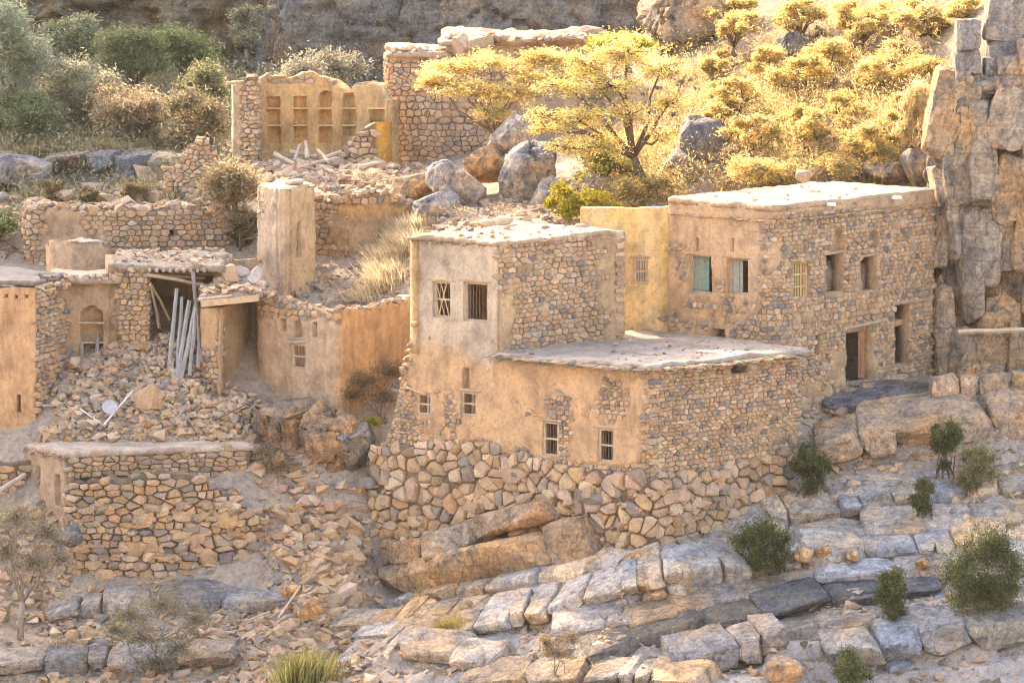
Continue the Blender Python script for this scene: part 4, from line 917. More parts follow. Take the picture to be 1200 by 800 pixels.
pI = Path([(138, 9.3), (173, 8.9), (176, 10.5)], .12)
WI = Wall(pI, [(138, 311), (173, 312)], [(138, 450), (173, 450)], .30, (.45, .32, .2), .6, (), (), .07, .04, 73, .07, .07)
WI.build('pier', M_MUD, hc); WI.stones(hc, .26, .18, palette((5, 2, 3, 1.4, .4, 1.6, 1)), .07, 120)
zr = P(200, 309, 8.9)[2]
slab('roof', [XY(139, 9.1), XY(262, 8.5), XY(264, 13.2), XY(140, 13.4)], zr, .24, M_MUD, hc, (.30, .26, .21), .06, .10, .2, .2, 74)  # roof tint darkened for dirt and to look out of the sun
roof_litter(hc, [XY(139, 9.1), XY(262, 8.5), XY(264, 13.2), XY(140, 13.4)], zr + .05, 90, (.1, .16, .24), LIGHT)
for k in range(9):
    x_ = 176 + k * 8; beam('beam_end', hc, [*XY(x_, 8.4), zr - .2], [*XY(x_ + 1, 10), zr - .2], .06, (.34, .26, .18), .02)
for a_, b_, sd_ in (((138, 9.6), (134, 13.4), 176), ((252, 9.6), (264, 13.0), 177)):
    q_ = Wall(Path([a_, b_] if sd_ == 176 else [b_, a_], .1), lambda u: 0 * u + zr - .1, lambda u: 0 * u + zr - 5.5, .9, (.36, .26, .17), .3, seed=sd_, res=.4); q_.build('inner_wall', M_MUD, hc)
bi = Wall(Path([(134, 13.4), (300, 12.2)], .1), lambda u: 0 * u + zr - .2, [(134, 470), (300, 470)], .9, (.36, .26, .17), .3, seed=75, res=.3); bi.build('inner_wall', M_MUD, hc)
for (a, b, Y0, c, d, Y1, r_) in ((176, 331, 9.0, 199, 375, 9.6, .055), (178, 343, 9.6, 186, 384, 9.2, .05), (176, 333, 8.6, 188, 384, 9.6, .05), (172, 322, 8.5, 244, 335, 8.6, .07), (176, 321, 9.5, 240, 326, 9.5, .07), (195, 318, 10, 250, 322, 10, .06)):
    beam('fallen_beam', hc, P(a, b, Y0), P(c, d, Y1), r_, (.34, .27, .19), .04)
# doorway
pD = Path([(237, 7.7), (258, 7.2), (292, 10.6)], .1)
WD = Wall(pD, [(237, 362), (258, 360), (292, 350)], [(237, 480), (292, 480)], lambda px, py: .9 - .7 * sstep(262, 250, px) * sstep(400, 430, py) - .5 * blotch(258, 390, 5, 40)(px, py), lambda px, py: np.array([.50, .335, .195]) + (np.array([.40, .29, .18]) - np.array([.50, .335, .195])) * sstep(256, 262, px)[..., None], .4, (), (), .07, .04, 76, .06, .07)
WD.build('door_pier', M_MUD, hc); WD.stones(hc, .24, .17, WARM, .06, 40)
ib = Wall(Path([(285, 10.8), (320, 10.4)], .1), [(285, 340), (320, 340)], [(285, 480), (320, 480)], .9, (.34, .25, .17), .3, seed=77, res=.3); ib.build('inner_wall', M_MUD, hc)
zd = P(270, 345, 7.1)[2]; slab('door_roof', [XY(236, 7.3), XY(300, 6.9), XY(312, 11.5), XY(238, 12)], zd, .22, M_MUD, hc, (.44, .38, .31), .08, .12, .1, .09, 78)
mb = MB(); box_between(mb, P(236, 356, 6.9), P(303, 349, 6.7), (.12, .10), [0, 0, 1], (.50, .38, .24)); mb.build('door_lintel', M_WOOD, hc)
beam('door_lintel', hc, P(232, 351, 6.8), P(272, 346, 6.7), .055, (.5, .42, .32), .02)
beam('door_post', hc, P(259, 362, 7.05), P(257, 462, 6.95), .07, (.36, .26, .17), .01, n=4)
sp = []
for i in range(130):
    px = R.uniform(234, 305); Y = R.uniform(6.9, 9.5); s_ = R.uniform(.12, .36); x = P(px, 400, Y)[0]
    sp.append((np.array([x, Y, zd + .08 + R.uniform(0, .25) * (1 - abs(px - 272) / 40)]), (s_ * 1.4, s_, s_ * .5), pick(LIGHT)))
for (px, py, s_, c) in ((272, 321, 1.0, TAN), (290, 332, .8, (.5, .47, .42)), (262, 330, .7, PALE), (298, 325, .7, (.55, .5, .42)), (283, 318, .6, (.42, .38, .40))): sp.append((P(px, py, 8.6), (s_, s_ * .8, s_ * .7), c))
stones_on(hc, sp, 'roof_rubble', 140)

# ---- rubble heap in front of it
heap = thing('rubble_heap', 'grey heap of fallen stones and dirt in front of the collapsed mud house', 'rubble', P(170, 470, 7))
sp = []
for i in range(1500):
    Y = R.uniform(5.1, 9.4); px = R.uniform(60, 305)
    if Y > 7.6 and px > 245: continue
    b = GP(px, Y); s_ = R.choice((.12, .16, .2, .26, .34)) * R.uniform(.75, 1.25)
    sp.append((b + [0, 0, s_ * .12 + R.uniform(0, .12)], (s_ * R.uniform(1, 1.6), s_ * R.uniform(.8, 1.2), s_ * R.uniform(.5, .9)), pick(palette((2.4, .6, 5, 3.4, .8, 1.4, .8)))))
for (px, py, Y, s_, c) in ((172, 470, 6.0, 1.1, TAN), (186, 462, 6.2, .7, TAN), (58 + 30, 424, 8.4, .5, PALE), (100, 430, 8.2, .45, GREY), (150, 420, 8.6, .5, PALE)): sp.append((P(px, py, Y), (s_, s_ * .8, s_ * .9), c))
stones_on(heap, sp, 'stone', 300, rest='loose_rubble')
def lone_beam(name, lab, cat, a, b, r_, t, group=None, n=6, wob=.02):
    A, B = P(*a), P(*b); o = beam(name, None, A, B, r_, t, wob, org=A, n=n); return setp(o, lab, cat, group)
POL = (.34, .35, .35)
for lab, a, b, r_ in (('grey beam at the left of the leaning bundle, standing tallest on the rubble', (196, 458, 7.6), (207, 338, 8.6), .075), ('second grey beam from the left in the leaning bundle', (207, 455, 7.5), (213, 348, 8.5), .07),
    ('broad grey beam in the middle of the leaning bundle', (205, 456, 7.2), (222, 352, 8.4), .085), ('grey beam of the leaning bundle crossing behind the broad middle one', (210, 452, 7.3), (231, 350, 8.3), .08),
    ('short pale beam right of the middle of the leaning bundle', (222, 440, 7.4), (231, 350, 8.2), .07), ('dark curved beam at the right of the leaning bundle, reaching the roof edge', (237, 425, 7.6), (226, 318, 8.4), .075), ('thin grey beam on the right flank of the leaning bundle', (232, 430, 7.5), (236, 352, 8.4), .06)):
    lone_beam('leaning_beam', lab, 'beam', a, b, r_, POL if 'dark' not in lab else (.26, .24, .22), 'beams leaning in front of the roof opening', 4, .03)
for lab, a, b, r_, t in (('thin white pipe lying slanted over the rubble by the blue disc', (122, 497, 5.3), (156, 457, 6.4), .035, (.75, .75, .73)), ('bent pale pipe on the rubble left of the blue disc', (93, 478, 6), (121, 498, 5.4), .025, (.7, .7, .68)),
    ('pale stick lying level left of the blue disc', (78, 482, 6.2), (106, 476, 6.3), .022, (.68, .67, .64)), ('short wooden plank end sticking out of the rubble at far left', (50, 475, 6.3), (76, 475, 6.6), .05, (.42, .32, .22)), ('dark rod leaning on the low roof before the doorway', (252, 492, 5.3), (300, 468, 6.4), .03, (.12, .11, .11)),
    ('thin brown stick poking from the rubble beside the stone pier', (62, 468, 6.6), (78, 458, 6.8), .025, (.4, .3, .2)), ('brown stick on top of the rubble under the niche', (82, 443, 7.6), (98, 448, 7.5), .03, (.45, .33, .22))):
    setp(beam('fallen_stick' if t[0] < .6 else 'pipe', None, P(*a), P(*b), r_, t, .01, org=P(*a)), lab, 'stick' if t[0] < .6 else 'pipe')
mb = MB(); c = P(129, 476, 5.6); an = np.arange(20) * 2 * math.pi / 20
ring = lambda r_, y: np.column_stack([c[0] + r_ * np.cos(an), np.full(20, c[1] + y), c[2] + r_ * np.sin(an) * .9])
V = np.concatenate([ring(.27, -.06), ring(.2, -.02), ring(.1, 0), ring(.27, -.03)[:, :]]); F = [(k * 20 + (i + 1) % 20, k * 20 + i, (k + 1) * 20 + i, (k + 1) * 20 + (i + 1) % 20) for k in (0, 1) for i in range(20)] + [tuple(40 + i for i in range(20))[::-1], tuple(60 + i for i in range(20))] + [(i, (i + 1) % 20, 60 + (i + 1) % 20, 60 + i) for i in range(20)]
setp(mk('metal_disc', V, F, M_PAINT, None, (.42, .45, .52), c), 'pale blue grey round metal dish lying in the rubble', 'disc')

# ---- upper left stone house, round mud bin, gable
h8 = thing('stone_house', 'long roofless stone house with a mud plastered left half, above the collapsed house', 'ruin', P(150, 335, 18))
p8 = Path([(27, 22), (31, 18.6), (145, 17.8), (272, 18.8), (276, 21)], r=.25)
W8 = Wall(p8, [(31, 247), (50, 242), (70, 246), (100, 244), (130, 249), (160, 246), (200, 243), (230, 242), (250, 248), (272, 252)], [(31, 350), (272, 345)], lambda px, py: .20 + .45 * blotch(90, 275, 48, 26)(px, py) + .2 * blotch(75, 250, 40, 14)(px, py) + .25 * sstep(290, 305, py) * (px > 140), lambda px, py: np.array([.47, .335, .215]) * np.ones(px.shape + (1,)), .9, [(197, 270, 204, 276)], [(54, 308, 60, 316, .3)], .08, .14, 81, .08, .07)
W8.build('wall', M_MUD, h8); W8.stones(h8, .26, .165, palette((5, 1.6, 3.6, 1.6, .4, 2.2, 1.2)), .06, 300)
fl = Wall(Path([(40, 21.5), (262, 21.0)], .1), [(40, 243), (262, 240)], [(40, 340), (262, 340)], .4, (.42, .32, .22), .4, seed=82, res=.2, jag=.25); fl.build('back_wall', M_MUD, h8)
sp = []
for i in range(150):
    u = R.uniform(.5, p8.L - .5); t_ = float(W8.top(np.array([u]))[0]); s_ = R.uniform(.18, .42); sp.append((p8.pos(np.array(u), np.array(t_ + .05), np.array(R.uniform(-.9, 0))), (s_ * 1.4, s_, s_ * .7), pick(LIGHT)))
stones_on(h8, sp, 'coping_stone', 150)
bn = thing('mud_bin', 'low rounded mud store built against the left half of the upper stone house', 'store', P(95, 325, 15))
pb = Path([(58, 16.8), (63, 15.3), (92, 14.3), (126, 15.2), (131, 16.8)], r=.7)
Wb = Wall(pb, [(63, 286), (80, 281), (110, 284), (126, 287)], [(63, 345), (126, 345)], lambda px, py: .92 - .5 * sstep(292, 284, py) - .3 * sstep(115, 126, px), (.50, .365, .24), .35, (), (), .07, .06, 83, .08, .07)
Wb.build('wall', M_MUD, bn); Wb.stones(bn, .25, .18, LIGHT, .05, 60)
zb = pb.zat(92, 287); slab('top', [XY(62, 15.4), XY(92, 14.4), XY(127, 15.4), XY(95, 17.2)], zb + .03, .2, M_MUD, bn, (.45, .38, .31), -.1, .14, .12, .05, 84)
gb = thing('stone_gable', 'broken stone gable with a jagged peak standing behind the upper stone house', 'ruin', P(238, 245, 24))
pg = Path([(199, 27), (197, 24.6), (240, 23.4), (274, 24.4), (276, 26)], r=.2)
Wg = Wall(pg, [(197, 197), (210, 194), (216, 183), (222, 170), (232, 165), (242, 163), (247, 172), (258, 180), (262, 188), (274, 196)], [(197, 260), (274, 260)], .22, (.45, .33, .22), .8, (), (), .08, .12, 86, .08, .06)
Wg.build('wall', M_MUD, gb); Wg.stones(gb, .30, .2, palette((5, 1.6, 3.6, 1.6, .3, 2.2, 1)), .08, 220)
beam('beam_end', gb, P(189, 196, 24.2), P(205, 197, 24.4), .06, WOODY, 0)

# ---- upper ruin with shelved niches
h10 = thing('ruined_house', 'upper ruined house with a bright orange inner wall of tall shelved niches', 'ruin', P(360, 190, 30))
p10 = Path([(296, 30.6), (385, 30.9), (400, 30.6), (456, 29.0)], r=.5)
N10 = [(314, 113, 329, 168, .36), (345, 113, 360, 168, .36), (375, 106, 390, 168, .36, 'arch'), (403, 107, 418, 160, .36, 'arch'), (434, 127, 452, 152, .34)]
W10 = Wall(p10, [(296, 91), (315, 88), (345, 88), (370, 88), (390, 94), (400, 105), (409, 108), (415, 100), (422, 95), (440, 98), (446, 108), (456, 113)], [(296, 215), (456, 215)], lambda px, py: 1.35 - .9 * sstep(104, 96, py + .0 * px) - .3 * blotch(425, 105, 20, 10)(px, py), lambda px, py: np.array([.70, .45, .21]) - np.array([.09, .03, -.01]) * sstep(395, 410, px)[..., None], .6, (), N10, .04, .17, 91, .06, .07)
W10.build('inner_wall', M_MUD, h10); W10.stones(h10, .3, .2, LIGHT, .07, 90)
for n_ in N10:
    for py in (127, 147):
        if py < n_[1] + 5: py = n_[1] if n_[0] > 430 else py
        mb = MB(); box_between(mb, W10.pt(n_[0] - 1, py, -.12), W10.pt(n_[2] + 1, py, -.12), (.2, .028), [0, 0, 1], (.62, .46, .26)); mb.build('shelf', M_WOOD, h10)
p10b = Path([(276, 31.4), (276, 28.9), (303, 28.4), (304, 30.4)], r=.12)
W10b = Wall(p10b, [(276, 101), (284, 96), (292, 90), (303, 91)], [(276, 215), (303, 215)], lambda px, py: .30 + .6 * sstep(286, 279, px), (.52, .38, .25), .4, (), (), .06, .05, 92, .07, .07)
W10b.build('end_wall', M_MUD, h10); W10b.stones(h10, .27, .19, palette((5, 2, 4, .8, .1, 2, .6)), .10, 160)
beam('beam_end', h10, P(265, 98, 29), P(300, 95, 30), .07, (.6, .45, .25), .01)
p10c = Path([(396, 29), (424, 27.6), (452, 27.8), (457, 29)], r=.2)
W10c = Wall(p10c, [(396, 182), (405, 172), (415, 160), (428, 150), (440, 145), (452, 144)], [(396, 225), (452, 225)], lambda px, py: .15 + .8 * sstep(438, 443, px), lambda px, py: np.array([.46, .34, .22]) + np.array([.18, .02, -.14]) * sstep(438, 443, px)[..., None], .6, (), (), .08, .08, 93, .08, .08)
W10c.build('broken_wall', M_MUD, h10); W10c.stones(h10, .34, .22, palette((4, 1, 4, 2, .3, 2, 1)), .10, 120)
sp = []
for i in range(420):
    Y = R.uniform(24.5, 30); px = R.uniform(285, 465); b = GP(px, Y); s_ = R.choice((.2, .3, .4, .55)) * R.uniform(.7, 1.2); sp.append((b + [0, 0, s_ * .15], (s_ * 1.4, s_, s_ * .6), pick(LIGHT)))
stones_on(h10, sp, 'fallen_stone', 160)
for k, (a, b, Y0, c, d, Y1) in enumerate(((345, 190, 28, 352, 170, 28.5), (360, 186, 27.6, 358, 166, 28.5), (322, 180, 28, 345, 192, 27), (378, 186, 27.5, 400, 178, 28), (365, 192, 27, 395, 186, 27.4), (385, 190, 27, 372, 176, 28.5), (420, 196, 26, 450, 190, 26.5), (340, 178, 28.5, 372, 184, 28))):
    beam('fallen_timber', h10, P(a, b, Y0), P(c, d, Y1), .09, (.5, .42, .32), .05)

# ---- big stone house at the top
h11 = thing('stone_house', 'long pale stone house at the top behind the golden acacias, with a stepped flat roof', 'house', P(560, 195, 30))
p11 = Path([(453, 33), (456, 30.4), (525, 29.8), (705, 31.5)], r=.2)
W11 = Wall(p11, [(456, 66), (520, 64), (524, 54), (560, 48), (640, 47), (705, 48)], [(456, 225), (705, 210)], lambda px, py: .26 + .2 * sstep(525, 560, px) + .5 * sstep(75, 62, py), (.52, .39, .26), .6, (), (), .07, .06, 95, .07, .07)
W11.build('wall', M_MUD, h11); W11.stones(h11, .28, .21, palette((4, 1.2, 5, 1.4, .1, 2.2, .6)), .07, 300)
z1, z2 = p11.zat(490, 64), p11.zat(600, 49)
slab('roof', [XY(456, 30.3), XY(528, 29.7), XY(528, 36), XY(456, 36)], z1 + .1, .2, M_MUD, h11, (.42, .335, .25), .22, .16, .14, .12, 96, side=(.45,.35,.26))
slab('upper_roof', [XY(522, 29.6), XY(705, 31.3), XY(690, 37), XY(525, 37)], z2 + .12, .25, M_MUD, h11, (.40, .31, .225), .22, .16, .24, .14, 97, side=(.45,.35,.26))
sp = [(np.array([*XY(R.uniform(525, 700), R.uniform(29.6, 31)), z2 + .15]), (R.uniform(.3, .9), .4, .22), pick(palette((3, 3, 4, .5, .1, 2, .5)))) for i in range(60)] + [(np.array([*XY(R.uniform(456, 525), R.uniform(30, 31)), z1 + .15]), (R.uniform(.3, .7), .4, .2), pick(LIGHT)) for i in range(24)] + [(P(688, 44, 32), (1.9, 1.2, .8), PINK), (P(540, 56, 29.4), (1.3, 1, .7), PALE), (P(560, 52, 29.4), (1.5, 1, .7), PALE)]
stones_on(h11, sp, 'roof_stone', 100)
bk = Wall(Path([(705, 31.5), (690, 37)], .1, True), lambda u: 0 * u + z2 - .05, lambda u: 0 * u + z2 - 5, .6, (.5, .38, .26), .4, seed=98, res=.3); bk.build('side_wall', M_MUD, h11)

# ---- low flat-roofed house and terrace wall at lower left
h12 = thing('stone_house', 'low house with a flat mud roof and coursed orange stone front, below the rubble heap', 'house', P(78, 600, 2.6))
p12 = Path([(30, 5.0), (78, 2.6), (292, 4.4)], r=.1)
z12 = P(78, 529, 2.6)[2]
W12 = Wall(p12, lambda u: 0 * u + z12 - .1, [(30, 640), (78, 640), (292, 600)], lambda px, py: .12 + .8 * sstep(80, 76, px), lambda px, py: np.array([.40, .29, .185]) + np.array([.08, .06, .05]) * sstep(80, 76, px)[..., None], .5, (), [(42, 546, 47, 572, .25), (65, 556, 71, 592, .25)], .06, .04, 101, .06, .07)
W12.build('wall', M_MUD, h12); W12.stones(h12, .30, .16, palette((5, 3, 2, 1.6, .7, 1.4, 2)), .08, 300)
slab('roof', [XY(30, 5.0), XY(78, 2.6), XY(294, 4.4), XY(262, 7.4)], z12, .2, M_MUD, h12, (.50, .41, .33), .10, .12, .07, .07, 102)
mb = MB()
for i in range(90):
    u = R.uniform(0, p12.uat(80)); xy, t, n = p12.at(np.array(u)); a = np.array([*(xy - n * .1), z12 - R.uniform(.12, .3)]); b = a + np.array([*(n * R.uniform(.18, .3) + t * R.uniform(-.1, .1)), R.uniform(-.1, 0)]); mb.tube([a, b], [.016, .01], 3, (.3, .24, .18))
mb.build('eave_brushwood', M_WOOD, h12)['kind'] = 'stuff'
t13 = thing('terrace_wall', 'lower left dry stone terrace wall of mixed grey and orange stones, behind the bare tree', 'wall', P(190, 695, 1))
p13 = Path([(76, 3.0), (79, 1.7), (180, 1.1), (306, 2.0), (320, 4.2)], r=.25)
W13 = Wall(p13, [(76, 575), (90, 566), (120, 563), (150, 560), (180, 553), (215, 555), (240, 562), (270, 580), (295, 604), (306, 610)], [(76, 730), (306, 730)], .04, (.33, .25, .17), .8, (), (), .10, .2, 105, .06, .08)
W13.build('wall', M_MUD, t13)
W13.stones(t13, .36, .22, palette((4, 2.8, 2.2, 2.4, 1.4, 1.8, 1.6)), .13, 300, size=lambda px, py: (1.5 if (px > 225 and py > 615) else 1.1) if px > 165 else .85, jit=.35, gap=.95, flat=1.6)
wedge(W13, t13, 150, (.14, .2, .3, .45, .6), lambda px, py: (py > 590) & (py < 700) & (px > 82) & (px < 304))
t14 = thing('terrace_wall', 'stub of coursed stone wall at the left edge behind the bare tree, under the orange house', 'wall', P(10, 620, 5))
p14 = Path([(-50, 4.4), (34, 4.6)], .2)
W14 = Wall(p14, [(-50, 545), (34, 540)], [(-50, 700), (34, 690)], .05, (.34, .26, .18), .5, (), (), .08, .08, 107, .08, .08)
W14.build('wall', M_MUD, t14); W14.stones(t14, .32, .22, palette((4, 1.6, 3, 2, .6, 1.6, 1.4)), .09, 120)
setp(beam('fallen_log', None, P(-5, 578, 3.6), P(30, 555, 4), .09, (.42, .38, .35), .03, org=P(0, 578, 3.6)), 'grey log leaning at the left edge beside the low house', 'log')
# ================================================================== ROCK
def block(c, ax, ay, az, seed, n=(7, 5, 6), amp=.08):
    """rock block: a subdivided box with worn edges and a rough skin; ax, ay, az are half axes"""
    g = []
    nx, ny, nz = n
    pts = {}; V = []; F = []
    def vid(i, j, k):
        if (i, j, k) not in pts: pts[(i, j, k)] = len(V); V.append((2 * i / nx - 1, 2 * j / ny - 1, 2 * k / nz - 1))
        return pts[(i, j, k)]
    for i in range(nx):
        for j in range(ny):
            F.append((vid(i, j, 0), vid(i, j + 1, 0), vid(i + 1, j + 1, 0), vid(i + 1, j, 0))); F.append((vid(i, j, nz), vid(i + 1, j, nz), vid(i + 1, j + 1, nz), vid(i, j + 1, nz)))
    for i in range(nx):
        for k in range(nz):
            F.append((vid(i, 0, k), vid(i + 1, 0, k), vid(i + 1, 0, k + 1), vid(i, 0, k + 1))); F.append((vid(i, ny, k), vid(i, ny, k + 1), vid(i + 1, ny, k + 1), vid(i + 1, ny, k)))
    for j in range(ny):
        for k in range(nz):
            F.append((vid(0, j, k), vid(0, j, k + 1), vid(0, j + 1, k + 1), vid(0, j + 1, k))); F.append((vid(nx, j, k), vid(nx, j + 1, k), vid(nx, j + 1, k + 1), vid(nx, j, k + 1)))
    V = np.array(V); r = np.linalg.norm(np.abs(V) ** 5, axis=1) ; nrm = (np.abs(V) ** 12).sum(1) ** (1 / 12); V = V / nrm[:, None]
    r = np.random.default_rng(seed); sh = r.uniform(-.22, .22, 4)
    V[:, 0] += sh[0] * V[:, 2]; V[:, 1] += sh[1] * V[:, 2] + sh[3] * V[:, 0]; V[:, 2] += sh[2] * V[:, 0] * .5
    for k in range(9):
        nn = r.normal(size=3); nn[1] -= .5; nn /= np.linalg.norm(nn); h_ = np.abs(nn).sum() * r.uniform(.7, .95); V = V - np.maximum(V @ nn - h_, 0)[:, None] * nn
    ax, ay, az = [np.asarray(q, float) for q in (ax, ay, az)]
    W = c + V[:, :1] * ax + V[:, 1:2] * ay + V[:, 2:] * az
    m = min(np.linalg.norm(q) for q in (ax, ay, az)); d = (W - c); 
    e = np.stack([fbm(W[:, 0] * 1.6, W[:, 1] * 1.6, W[:, 2] * 1.6, 4, seed % 50 + k) for k in range(3)], 1)
    e2 = fbm(W[:, 0] * 5, W[:, 1] * 5, W[:, 2] * 5, 3, seed % 50 + 7)[:, None] * (W - c) / (np.linalg.norm(W - c, axis=1)[:, None] + 1e-6)
    return W + e * m * amp * 3 + e2 * m * amp * 1.6, F
def ledge(spec):
    nm, pts, h, bw, dep, tint, lab = spec
    w3 = np.array([P(*q) for q in pts]); o = thing('rock_ledge', lab, None, w3[0], None, 'structure')
    seg = np.linalg.norm(np.diff(w3[:, :2], axis=0), axis=1); cu = np.concatenate([[0], np.cumsum(seg)]); u = 0; k = 0
    hm = h / ppm(pts[0][2]); an0 = R.uniform(.18, .28)
    while u < cu[-1]:
        wd = bw / 36 * R.choice((.5, .8, 1.1, 1.4, 1.9) if h < 50 else (.7, 1, 1.3, 1.7)) * R.uniform(.85, 1.15); um = min(u + wd / 2, cu[-1])
        p = np.array([np.interp(um, cu, w3[:, i]) for i in range(3)]); p2 = np.array([np.interp(min(um + .1, cu[-1]), cu, w3[:, i]) for i in range(3)]) - np.array([np.interp(max(um - .1, 0), cu, w3[:, i]) for i in range(3)])
        t = p2 / (np.linalg.norm(p2) + 1e-9); n = np.array([t[1], -t[0], 0]); n /= np.linalg.norm(n) + 1e-9
        if n[1] > 0: n = -n
        up = np.cross(t, -n) if np.cross(t, -n)[2] > 0 else np.cross(-n, t)
        hh = hm * R.uniform(1.0, 1.15); dd = dep * R.uniform(1.1, 1.6)
        back = R.uniform(-.08, .12); an = an0 + R.uniform(-.03, .03) if nm != 'LB' else 0.02; dv = -n * math.cos(an) + np.array([0, 0, 1.]) * math.sin(an); up2 = np.cross(dv, t); up2 = up2 / np.linalg.norm(up2) * (1 if up2[2] > 0 else -1)
        cols = R.random(); c_ = np.array(tint) * R.uniform(.75, 1.2)
        if cols < .22: c_ = c_ * np.array([1.14, 1.0, .82])
        elif cols < .45: c_ = c_ * np.array([.85, .92, 1.02])
        ly = 2 if h > 55 else (1 if hh < .75 or R.random() < .4 else 2)          # tall blocks often split along the bedding
        z0 = 0
        for q in range(ly):
            h2 = hh / ly * R.uniform(.92, 1.0); c = p - up2 * (hh * (q + .5) / ly) + dv * (dd / 2 - back + R.uniform(-.1, .1)) + [0, 0, R.uniform(-.03, .04)]
            V, F = block(c, t * wd * .5 * R.uniform(1.0, 1.05), dv * dd / 2, up2 * h2 / 2 * 1.04, R.randrange(10 ** 6), (8, 5, 6), .06)
            mk('rock_block', V, F, M_ROCK, o, c_ * R.uniform(.93, 1.07))
        u += wd * R.uniform(.97, 1.01)
    return o
for s_ in LEDGES:
    if s_[0] != 'E1': ledge(s_)
bed = thing('rock_ledge', 'tilted orange bedrock slabs under the big retaining wall', None, P(560, 650, 0), None, 'structure')
for k, (a, b, hh, dd, t) in enumerate((((466, 680, 2.4), (662, 637, -1.6), .62, 1.1, (.50, .385, .265)), ((508, 640, 1.7), (566, 620, .6), .42, 1.0, (.46, .375, .28)), ((560, 617, .75), (652, 596, -1.1), .40, .9, (.44, .33, .23)), ((655, 640, -1.5), (700, 630, -2.3), .8, .8, (.36, .30, .24)), ((466, 648, 2.6), (512, 640, 1.8), .4, 1.0, (.42, .31, .21)))):
    a, b = P(*a), P(*b); ax = (b - a) / 2; t_ = ax / np.linalg.norm(ax); n = np.array([t_[1], -t_[0], 0]); n /= np.linalg.norm(n); up = np.cross(n, t_) * -1; up = up if up[2] > 0 else -up
    V, F = block((a + b) / 2 - n * dd * .12, ax, -n * dd, up * hh, 900 + k, (16, 6, 8), .04); mk('rock_block', V, F, M_ROCK, bed, t)

# small broken rock along the ledges and bare slope: far too many to count
CHIPS = [hull_rock(300 + i, 8, .7) for i in range(12)]
def scatter(name, lab, reg, n, sizes, pal, kind='stuff', mat=None):
    """reg: list of (px0, px1, Y0, Y1)"""
    mb_v, mb_f, mb_t, c0 = [], [], [], 0
    for i in range(n):
        a = reg[R.randrange(len(reg))]; Y = R.uniform(a[2], a[3]); px = R.uniform(a[0], a[1]); b = GP(px, Y); s_ = R.choice(sizes) * R.uniform(.6, 1.3)
        V, F = CHIPS[R.randrange(12)]; V = (V * np.array([s_ * R.uniform(.5, .85), s_ * .55, s_ * R.uniform(.3, .5)])) @ rotm(R.uniform(-.4, .4), R.uniform(-.4, .4), R.uniform(0, 6.3)).T + b + [0, 0, s_ * .1]
        mb_v.append(V); mb_f += [tuple(q + c0 for q in f) for f in F]; c0 += len(V); mb_t.append(np.tile(pick(pal), (len(V), 1)))
    o = mk(name, np.concatenate(mb_v), mb_f, mat or M_STONE, None, np.concatenate(mb_t)); return setp(o, lab, None, None, kind)
scatter('scree', 'broken grey stones scattered over the bare ledges at right', [(420, 1200, -12, -5), (700, 1200, -8, 2), (930, 1200, -2, 6.8)], 3800, (.06, .08, .12, .16, .24, .36), GREYS)
scatter('scree', 'broken tan stones on the slope below the boulders at left of centre', [(300, 445, -3, 5.5), (60, 310, -4, 1.0), (0, 330, -7, -2), (300, 440, -8, 0), (40, 300, 4.3, 5.6), (-20, 80, -1, 4), (-350, 0, -6, 20)], 5200, (.07, .1, .14, .2, .3, .42), palette((4, 1.4, 3, 2.6, .6, 2, 1.4)))
scatter('scree', 'rubble and gravel between the upper ruins', [(285, 500, 10.5, 16), (380, 520, 16, 28), (440, 700, 12, 18), (275, 460, 20, 29)], 1900, (.1, .15, .22, .34), LIGHT)
scatter('scree', 'stones on the slope among the golden trees', [(680, 1090, 14, 32), (0, 270, 19, 31), (-350, 0, 10, 40)], 1500, (.15, .25, .4, .7), palette((3, .6, 3, 4, 1.6, 1, 1)))
scatter('scree', 'small stones lying on the earth roofs and the terrace', [(590, 800, 5.8, 7.0)], 30, (.06, .1), GREYS)

def boulder(px, py, Y, size, tint, lab, seed, rz=0, tilt=(0, 0), sub=4, amp=.16, sq=.62, cuts=6):
    c = P(px, py, Y); V, F = rock_mesh(c, size, seed, sub, sq, amp, rz, tilt, cuts); return setp(mk('boulder', V, F, M_ROCK, None, tint, c), lab, 'boulder')
BT, BG, BO = (.42, .33, .235), (.36, .34, .32), (.50, .32, .17)
boulder(338, 500, 5.9, (3.1, 2.1, 3.3), (.36, .28, .21), 'large fractured brown boulder, left half of the pair before the ruined wall', 201, .4, (.1, .15), 5, .34, .5, 8)
boulder(388, 516, 5.1, (2.5, 1.8, 3.0), (.40, .285, .19), 'orange brown boulder leaning between the left brown and right grey boulders', 202, -.3, (0, -.35), 5, .34, .5, 8)
boulder(414, 520, 4.6, (1.7, 1.4, 1.8), (.25, .245, .24), 'grey boulder at the right end of the group before the ruined wall', 203, .2, (.1, .2), 5, .3, .55, 8)
boulder(322, 545, 4.8, (1.2, 1.2, 1.2), (.44, .35, .26), 'low tan boulder at the left foot of the boulder group', 204, .9)
boulder(536, 216, 17.6, (2.1, 1.8, 1.9), (.46, .43, .40), 'rounded pale grey boulder above the upper room roof', 205, .2, (0, .1), 5, .14, .8, 4)
boulder(572, 192, 18.6, (1.9, 1.6, 1.6), BO, 'orange boulder wedged between the round grey boulder and the tall grey crag', 206, .5, (.1, -.2))
boulder(622, 208, 17.2, (2.6, 2.2, 3.4), (.40, .38, .36), 'tall grey crag left of the big acacia trunk', 207, .3, (.1, .45), 5, .28, .55, 8)
boulder(648, 240, 15.8, (1.9, 1.6, 2.2), (.42, .39, .35), 'grey rock under the lower branches of the big acacia', 208, .8, (.1, .3))
boulder(600, 166, 19.6, (1.6, 1.5, 2.2), (.48, .42, .36), 'pale rock at the top of the tall grey crag', 209, .1, (.0, .4))
